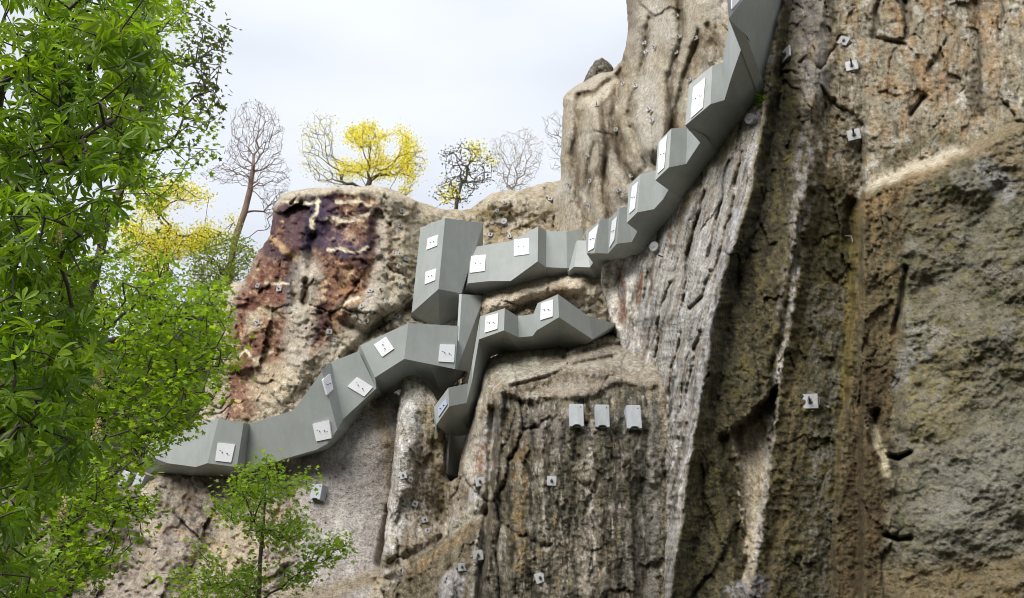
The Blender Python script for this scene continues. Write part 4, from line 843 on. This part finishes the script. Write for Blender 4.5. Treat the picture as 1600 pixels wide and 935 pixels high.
# ------------------------------------------------------------------ trees: branches grown through the crown's volume, every leaf a small face
def sample(poly, n, y0, y1, rs, clump=0.0):
    us = [p[0] for p in poly]; vs_ = [p[1] for p in poly]; o = []
    while len(o) < n:
        u = rs.uniform(min(us), max(us), 4000); v = rs.uniform(min(vs_), max(vs_), 4000); k = inside(u, v, poly)
        if clump: k &= fbm(u / 45, v / 45, 3, int(clump * 100)) > -0.05
        y = rs.uniform(y0, y1, 4000)
        o += list(pt(u[k], v[k], y[k]))
    return np.array(o[:n])
def grow(trunk, A, bf=0.35, maxlen=None):
    nodes = [np.array(p, float) for p in trunk]; par = [-1] + list(range(len(trunk) - 1))
    pl = [0.0]
    for i in range(1, len(nodes)): pl.append(pl[-1] + np.linalg.norm(nodes[i] - nodes[i - 1]) * 0.6)
    n = len(A); best = np.full(n, 1e9); bp = np.zeros(n, int); todo = np.ones(n, bool)
    def upd(i):
        d = np.linalg.norm(A - nodes[i], axis=1); c = d + bf * (pl[i] + d); m = (c < best) & todo; best[m] = c[m]; bp[m] = i
    for i in range(len(nodes)): upd(i)
    for _ in range(n):
        j = int(np.argmin(np.where(todo, best, 1e9))); todo[j] = False; p = bp[j]
        pl.append(pl[p] + np.linalg.norm(A[j] - nodes[p])); nodes.append(A[j]); par.append(p); upd(len(nodes) - 1)
    return np.array(nodes), np.array(par)
def refine(nodes, par, seg, jit, rs, nt_=0):
    nn = [None] * len(nodes); P = list(nodes); pr = list(par)
    for i in range(len(nodes)):
        p = par[i]
        if p < 0: continue
        a, b = nodes[p], nodes[i]; L = np.linalg.norm(b - a); k = int(L / seg)
        last = p
        for s in range(1, k + 1):
            t = s / (k + 1); P.append(a + (b - a) * t + rs.normal(0, (0.25 if i < nt_ else 1.0) * jit * min(L, seg * 3), 3)); pr.append(last); last = len(P) - 1
        pr[i] = last
    return np.array(P), np.array(pr)
def radii(P, par, tip, ex=2.4, rmax=None):
    n = len(P); ch = [[] for _ in range(n)]
    for i, p in enumerate(par):
        if p >= 0: ch[p].append(i)
    order = []; st = [i for i in range(n) if par[i] < 0]
    while st:
        i = st.pop(); order.append(i); st += ch[i]
    w = np.zeros(n)
    for i in reversed(order): w[i] = sum(w[c] for c in ch[i]) if ch[i] else tip ** ex
    r = w ** (1 / ex)
    if rmax:
        k = rmax / r.max(); r = np.where(r > tip * 1.5, tip * 1.5 + (r - tip * 1.5) * max(k, 0.2), r) if k < 1 else r * (1 + (k - 1) * (r / r.max()) ** 1.0)
    return r, np.array([len(c) for c in ch])
def branch_mesh(P, par, r):
    e = np.where(par >= 0)[0]; a = P[par[e]]; b = P[e]; ra = np.minimum(r[par[e]], r[e] * 1.6); rb = r[e]
    d = b - a; L = np.linalg.norm(d, axis=1, keepdims=True) + 1e-9; d = d / L
    ref = np.where(np.abs(d[:, 2:3]) > 0.9, np.array([[1., 0, 0]]), np.array([[0., 0, 1]])); x = np.cross(d, ref); x /= np.linalg.norm(x, axis=1, keepdims=True) + 1e-9; y = np.cross(d, x)
    K = 6; V = []
    for pos, rad in ((a - d * ra[:, None] * 0.12, ra), (b + d * rb[:, None] * 0.08, rb)):
        for k in range(K):
            t = 2 * math.pi * k / K; V.append(pos + (x * math.cos(t) + y * math.sin(t)) * rad[:, None])
    V = np.stack(V, 1).reshape(-1, 3); m = len(e); base = np.arange(m)[:, None] * 2 * K; Fq = []
    for k in range(K):
        j = (k + 1) % K; Fq.append(np.concatenate([base + k, base + j, base + K + j, base + K + k], 1))
    return V, np.concatenate(Fq)
def pix(n):
    d = n - np.array([0, 0, CAMZ]); w = d[:, 1] * CP + d[:, 2] * SP; h = -d[:, 1] * SP + d[:, 2] * CP
    return np.stack([800 + F * d[:, 0] / w, 467.5 - F * h / w], 1)
def near(q, r): return lambda n: np.min([np.linalg.norm(pix(n) - np.array(c), axis=1) / k for c, k in zip(q, r)], axis=0) < 1
def tmpl_simple():                            # a folded oval leaf, 2 quads
    v = np.array([(0, 0, 0), (.45, .30, .06), (1, 0, -.05), (.45, -.30, .06), (.5, 0, -.03)]); f = [(0, 4, 2, 1), (0, 3, 2, 4)]
    return v, np.array(f)
def tmpl_maple():
    v = [(0.0, 0, 0)]; ang = [-100, -70, -45, -22, 0, 22, 45, 70, 100]; rad = [.45, .40, .78, .48, 1.0, .48, .78, .40, .45]
    for a, r in zip(ang, rad): v.append((r * math.cos(R(a)), r * math.sin(R(a)) * .95, -0.12 * r * r + 0.06 * abs(math.sin(R(a)))))
    f = [(0, i, i + 1, i + 2) for i in range(1, 9, 2)]
    return np.array(v), np.array(f)
def tmpl_palm(n=7):                           # seven drooping leaflets round one stalk
    V = []; Fq = []
    for k in range(n):
        t = (k - (n - 1) / 2) / ((n - 1) / 2); a = R(t * 128); L = 1.0 - 0.42 * abs(t) ** 1.4; base = len(V)
        for s, w in ((0.04, 0.015), (0.40, 0.105), (0.70, 0.165), (0.90, 0.10), (1.0, 0.008)):
            droop = -0.10 * s - 0.42 * s * s
            for q in (-1, 0, 1):
                x = s * L; y = q * w * L; z = droop * L + abs(q) * w * 0.45
                V.append((x * math.cos(a) - y * math.sin(a), x * math.sin(a) + y * math.cos(a), z))
        for i in range(4):
            for q in range(2): p = base + i * 3 + q; Fq.append((p, p + 3, p + 4, p + 1))
    return np.array(V), np.array(Fq)
def leaf_mesh(pos, size, tmpl, rs, cols, up=0.7, out=None, var=0.35):
    T, Tf = tmpl; n = len(pos); nz_ = rs.normal(0, 1, (n, 3)) * (1 - up); nz_[:, 2] += up + 0.2; nz_ /= np.linalg.norm(nz_, axis=1, keepdims=True)
    x = rs.normal(0, 1, (n, 3)) if out is None else out + rs.normal(0, 0.5, (n, 3))
    x -= (x * nz_).sum(1, keepdims=True) * nz_; x /= np.linalg.norm(x, axis=1, keepdims=True) + 1e-9; y = np.cross(nz_, x)
    s = size * rs.uniform(1 - var, 1 + var, (n, 1, 1))
    V = pos[:, None, :] + s * (T[None, :, 0:1] * x[:, None] + T[None, :, 1:2] * y[:, None] + T[None, :, 2:3] * nz_[:, None])
    Fq = (Tf[None] + (np.arange(n) * len(T))[:, None, None]).reshape(-1, Tf.shape[1])
    cols = np.array(cols, float); w = rs.dirichlet([1.0] * len(cols), n); c = w @ cols; c *= rs.uniform(0.75, 1.25, (n, 1))
    return V.reshape(-1, 3), Fq, np.repeat(c, len(T), 0)
def tree(name, label, trunk, attract, tip, rmax, bark, leaf=None, bf=0.35, seg=0.5, jit=0.08, seed=1, group=None, crown_name='crown'):
    rs = np.random.RandomState(seed); base = trunk[0]
    root = empty(name, tuple(base), label, 'tree' if name != 'shrub' else 'shrub', group)
    A = np.concatenate(attract); nodes, par = grow(trunk, A, bf); P, pr = refine(nodes, par, seg, jit, rs, len(trunk)); r, nc = radii(P, pr, tip, rmax=rmax)
    V, Fq = branch_mesh(P, pr, r); o = mesh_obj('trunk', V, Fq, bark, smooth=True); place(o, root)
    if leaf:
        for lf in leaf:
            i0 = len(trunk); idx = np.arange(i0, len(nodes))
            if 'mask' in lf: idx = idx[lf['mask'](nodes[idx])]
            k = lf['per']; pp = np.repeat(nodes[idx], k, 0); dirs = nodes[idx] - nodes[par[idx]]; dirs /= np.linalg.norm(dirs, axis=1, keepdims=True) + 1e-9; dirs = np.repeat(dirs, k, 0)
            pp = pp + rs.normal(0, lf['spread'], pp.shape)
            V, Fq, c = leaf_mesh(pp, lf['size'], lf['tmpl'], rs, lf['cols'], lf.get('up', 0.6), dirs)
            o = mesh_obj(crown_name, V, Fq, LEAF, smooth=False, attr=('leaf_colour', c)); place(o, root)
    return root, nodes
def line(pts): return [pt(u, v, y) for u, v, y in pts]
PALM, MAPLE, OVAL = tmpl_palm(), tmpl_maple(), tmpl_simple()
rs0 = np.random.RandomState(5)

BARKTAN = bark_material('tan bark', (0.12, 0.075, 0.055), (0.26, 0.18, 0.14))
# horse chestnut close on the left
G1 = [(0.040, 0.095, 0.010), (0.11, 0.215, 0.014), (0.27, 0.40, 0.030)]
ch = [(-60,-40),(150,-40),(232,-30),(236,60),(214,120),(236,190),(205,240),(190,300),(172,330),(160,420),(150,520),(160,600),(135,680),(100,750),(70,800),(-60,830)]
att = [sample(ch, 540, 5.6, 9.0, rs0, 0.11), sample([(150,-30),(245,-30),(250,120),(225,240),(180,330),(150,300)], 45, 5.6, 8.0, rs0), sample([(-60,330),(120,330),(130,700),(60,820),(-60,850)], 230, 6.0, 9.0, rs0), sample([(-60,840),(60,850),(40,940),(-60,960)], 40, 6.5, 8.5, rs0), sample([(60,-40),(230,-40),(215,150),(100,300),(40,250)], 110, 5.6, 8.5, rs0)]
chest, cn = tree('horse_chestnut', 'horse chestnut close to the viewer, big drooping fingered leaves filling the left edge', [(-6.3,8.0,0),(-6.2,7.9,2.5),(-6.1,7.7,4.5),(-5.9,7.6,6.5),(-5.7,7.5,8.5)], att, 0.0045, 0.16, BARK,
     [dict(per=2, spread=0.07, size=0.132, tmpl=PALM, cols=G1, up=0.42)], 0.3, 0.35, 0.06, 11)
fl = sample([(60,150),(220,200),(160,760),(20,720)], 9, 5.6, 6.6, rs0)
fl[:3] = [pt(152,610,5.8), pt(95,815,6.0), pt(148,690,5.9)]
FLOWER = leaf_material('cream blossom', 0.3, 0.7)
for k, p in enumerate(fl[:5]):
    V = []; Fq = []; q = []
    for i in range(70):
        t = i / 70; a = i * 2.4; q.append(p + np.array([math.cos(a) * 0.03 * (1 - t * 0.8), math.sin(a) * 0.03 * (1 - t * 0.8), t * 0.15]))
    V, Fq, c = leaf_mesh(np.array(q), 0.018, OVAL, rs0, [(0.62,0.50,0.36), (0.66,0.58,0.44), (0.45,0.30,0.20)], 0.3)
    o = mesh_obj('flower_spike', V, Fq, FLOWER, attr=('leaf_colour', c)); place(o, chest)

# finer leaved maple behind it
G2 = [(0.11, 0.21, 0.020), (0.20, 0.34, 0.03), (0.34, 0.46, 0.05)]
b1 = [(170,-40),(322,-40),(325,30),(356,52),(332,108),(346,130),(312,180),(345,240),(300,262),(255,330),(195,320)]
b2 = [(110,330),(200,330),(245,400),(300,440),(345,455),(352,510),(372,548),(340,622),(300,650),(250,690),(215,745),(175,765),(100,770)]
b3 = [(40,760),(235,775),(245,832),(205,852),(150,905),(40,940)]
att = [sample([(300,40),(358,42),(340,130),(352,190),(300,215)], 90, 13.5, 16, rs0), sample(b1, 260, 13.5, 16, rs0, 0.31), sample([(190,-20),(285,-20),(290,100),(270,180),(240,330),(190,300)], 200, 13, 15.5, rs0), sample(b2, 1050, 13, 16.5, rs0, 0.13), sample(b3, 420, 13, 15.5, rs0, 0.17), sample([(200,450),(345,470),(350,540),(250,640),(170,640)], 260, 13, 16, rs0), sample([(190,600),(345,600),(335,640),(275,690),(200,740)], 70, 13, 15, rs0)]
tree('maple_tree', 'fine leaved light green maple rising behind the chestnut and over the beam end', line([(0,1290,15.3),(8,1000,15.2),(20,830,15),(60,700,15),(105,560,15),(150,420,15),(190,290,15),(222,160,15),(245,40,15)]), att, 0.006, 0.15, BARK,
     [dict(per=7, spread=0.13, size=0.085, tmpl=MAPLE, cols=G2, up=0.55, mask=lambda n: (n[:, 2] < 11.2) | (pix(n)[:, 0] < 285)), dict(per=4, spread=0.10, size=0.085, tmpl=MAPLE, cols=[(0.05,0.08,0.02),(0.10,0.13,0.03)], up=0.5, mask=lambda n: ~((n[:, 2] < 11.2) | (pix(n)[:, 0] < 285)))], 0.35, 0.5, 0.06, 12)  # upper right leaves: silhouette against the sky put into their darker colours

# young maple at the cliff foot
att = [sample([(395,714),(420,711),(441,740),(434,762),(487,746),(482,768),(470,800),(486,832),(470,850),(430,850),(400,842),(360,822),(334,792),(338,770),(366,782),(362,752),(390,740)], 240, 18.2, 20.2, rs0, 0.19),
       sample([(466,868),(522,838),(552,845),(540,862),(490,886)], 42, 18.8, 19.6, rs0), sample([(430,892),(500,884),(486,908),(440,925)], 30, 18.6, 19.8, rs0), sample([(250,892),(300,897),(400,880),(412,945),(258,950)], 130, 18.2, 20.2, rs0, 0.23), sample([(298,852),(330,862),(352,882),(330,890)], 16, 18.8, 19.6, rs0)]
tree('young_maple', 'young slender maple at the cliff foot in front of the smooth grey slab', line([(402,1345,19.2),(404,945,19.2),(406,880,19.2),(411,830,19.2),(414,785,19.2),(416,745,19.2)]), att, 0.005, 0.055, BARK,
     [dict(per=10, spread=0.13, size=0.08, tmpl=MAPLE, cols=[(0.11,0.21,0.02),(0.20,0.33,0.04),(0.32,0.44,0.08)], up=0.55)], 0.35, 0.4, 0.05, 13)

# trees and shrubs on the hill behind the cliff
YEL = [(0.80,0.67,0.05), (0.84,0.77,0.12), (0.56,0.55,0.05)]
def hill_z(x, y): return float(17.5 + 1.5 * fbm(np.array([x / 12.]), np.array([y / 12.]), 4, 8)[0] - 1.0 * sstep(-4, -20, np.array([x]))[0] + 0.02 * (y - 36))
def rooted(pts):
    L = line(pts); p = L[0].copy(); p[2] = hill_z(p[0], p[1]) - 0.2; return [p] + L
att = [sample([(308,272),(345,252),(362,205),(358,176),(394,152),(432,170),(446,202),(440,240),(456,270),(452,312),(420,345),(402,300),(380,285),(340,292)], 1100, 40.5, 44, rs0), sample([(408,300),(440,300),(440,350),(415,360)], 90, 41, 43, rs0)]
tree('bare_tree', 'leafless reddish trunked tree leaning right beside the purple rock tower', rooted([(366,380,42),(382,332,42),(391,296,42),(395,268,42)]), att, 0.0048, 0.16, BARKTAN, [dict(per=1, spread=0.03, size=0.06, tmpl=OVAL, cols=[(0.12,0.09,0.07)], up=0.4)], 0.9, 0.5, 0.05, 14)
mid = [(540,205),(570,190),(606,188),(634,205),(642,240),(640,306),(525,306),(512,275),(540,240)]
att = [sample(mid, 560, 42.5, 46, rs0, 0.53), sample([(470,200),(490,178),(524,180),(520,240),(560,290),(510,295),(475,265),(466,236)], 260, 43, 46, rs0), sample([(628,205),(660,225),(668,262),(640,300)], 150, 43, 45, rs0)]
tree('yellow_tree', 'spreading tree with bright yellow young leaves behind the purple rock tower top', rooted([(572,330,44),(574,296,44),(578,282,44)]), att, 0.006, 0.17, BARK, [dict(per=15, spread=0.17, size=0.10, tmpl=OVAL, cols=YEL, up=0.35, mask=near([(575,245),(610,225),(600,275)], [50,40,45])), dict(per=4, spread=0.16, size=0.085, tmpl=OVAL, cols=YEL, up=0.35, mask=lambda n: ~near([(575,245),(610,225),(600,275)], [50,40,45])(n))], 0.8, 0.6, 0.05, 15)
att = [sample([(690,240),(720,222),(752,228),(770,250),(768,282),(740,300),(722,322),(690,322),(678,300),(696,270)], 260, 38.5, 41, rs0)]
tree('shrub', 'dark leaved shrub with yellow tips on the ridge beside the tall grey block', rooted([(712,335,39.5),(714,312,39.5),(722,285,39.5)]), att, 0.010, 0.10, BARK, [dict(per=4, spread=0.12, size=0.10, tmpl=OVAL, cols=[(0.035,0.055,0.02),(0.07,0.09,0.03)], up=0.4), dict(per=14, spread=0.16, size=0.09, tmpl=OVAL, cols=YEL, up=0.4, mask=near([(738,236),(765,252),(704,302)], [16,8,15]))], 0.4, 0.5, 0.05, 16)
att = [sample([(768,215),(800,204),(832,200),(850,222),(846,262),(825,298),(780,300),(766,260)], 480, 41, 44, rs0)]
tree('bare_tree', 'thin leafless pale tree on the ridge right of the yellow tipped shrub', rooted([(802,312,42),(800,294,42)]), att, 0.005, 0.06, BARKPALE, [dict(per=2, spread=0.08, size=0.06, tmpl=OVAL, cols=[(0.30,0.26,0.12)], up=0.4)], 0.9, 0.5, 0.05, 17)
att = [sample([(846,182),(872,170),(888,190),(888,275),(862,268),(852,230)], 180, 40, 42, rs0)]
tree('bare_tree', 'sparse leafless twigs showing just left of the high rock tower edge', rooted([(905,300,41),(896,262,41),(885,225,41)]), att, 0.005, 0.05, BARKPALE, None, 0.5, 0.5, 0.05, 18)
ys = [(185,310),(235,282),(300,288),(345,322),(372,350),(345,382),(270,430),(195,440)]
att = [sample(ys, 620, 39, 43, rs0, 0.37)]
tree('yellow_tree', 'yellow leaved tree seen through the maple left of the bare tree', rooted([(250,520,41),(255,450,41),(262,390,41)]), att, 0.012, 0.12, BARK, [dict(per=20, spread=0.22, size=0.105, tmpl=OVAL, cols=YEL + [(0.25,0.30,0.04)], up=0.4)], 0.35, 0.5, 0.05, 19)
att = [sample([(296,400),(330,372),(362,366),(396,384),(388,428),(365,440),(340,455),(296,470)], 300, 36.5, 39, rs0)]
tree('shrub', 'rounded green shrub against the left flank of the purple rock tower', rooted([(345,480,37.5),(345,455,37.5),(346,425,37.5)]), att, 0.009, 0.07, BARK, [dict(per=12, spread=0.2, size=0.12, tmpl=OVAL, cols=[(0.07,0.14,0.02),(0.16,0.24,0.04),(0.35,0.38,0.05)], up=0.45)], 0.35, 0.5, 0.05, 20)
att = [sample([(60,440),(200,400),(310,440),(340,500),(320,640),(200,700),(60,720)], 520, 36.5, 40, rs0)]
tree('shrub', 'broad light green thicket behind the maple on the slope left of the tower', rooted([(210,700,38.5),(212,640,38.5),(215,560,38.5)]), att, 0.012, 0.12, BARK, [dict(per=12, spread=0.3, size=0.15, tmpl=OVAL, cols=[(0.06,0.12,0.02),(0.12,0.20,0.03)], up=0.45)], 0.35, 0.5, 0.05, 21)

q = np.array(pf)[None] + np.random.RandomState(2).normal(0, [0.05, 0.02, 0.06], (26, 3)) + np.array([[0, -0.12, 0.0]])
V, Fq, c = leaf_mesh(q, 0.16, OVAL, rs0, [(0.20,0.34,0.02), (0.30,0.42,0.05)], 0.4)
o = mesh_obj('frond', V, Fq, LEAF, attr=('leaf_colour', c)); place(o, rt)
# ------------------------------------------------------------------ ground and the hill behind the cliff
g = []; gf = []
n = 60
for r in (0, 12, 40, 120, 500, 2500):
    for i in range(n):
        t = 2 * math.pi * i / n; g.append((r * math.cos(t), r * math.sin(t), 0.0))
for k in range(5):
    for i in range(n):
        j = (i + 1) % n; gf.append((k * n + i, k * n + j, (k + 1) * n + j, (k + 1) * n + i))
o = mesh_obj('ground', g, gf, GROUND); o['kind'] = 'structure'
xs = np.linspace(-60, 60, 90); ys = np.linspace(36, 120, 50); X, Yg = np.meshgrid(xs, ys)
Z = 17.5 + 1.5 * fbm(X / 12, Yg / 12, 4, 8) - 1.0 * sstep(-4, -20, X) + 0.02 * (Yg - 36); Z[0] = 0; 
idx = np.arange(X.size).reshape(X.shape)
q = np.stack([idx[:-1, :-1].ravel(), idx[:-1, 1:].ravel(), idx[1:, 1:].ravel(), idx[1:, :-1].ravel()], 1)
o = mesh_obj('hill', np.stack([X, Yg, Z], -1).reshape(-1, 3), q, GROUND, smooth=True); o['kind'] = 'structure'

# unseen slope behind the viewer, added to keep low sky off the undersides
xs = np.linspace(-160, 160, 80); ys = np.linspace(-14, -170, 60); X, Yg = np.meshgrid(xs, ys)
Z = 62 * sstep(-10, -80, Yg) * (0.85 + 0.25 * fbm(X / 30, Yg / 30, 3, 9)) - 0.3
idx = np.arange(X.size).reshape(X.shape)
q = np.stack([idx[:-1, :-1].ravel(), idx[1:, :-1].ravel(), idx[1:, 1:].ravel(), idx[:-1, 1:].ravel()], 1)
o = mesh_obj('sky_block_slope', np.stack([X, Yg, Z], -1).reshape(-1, 3), q, GROUND, smooth=True); o['kind'] = 'structure'
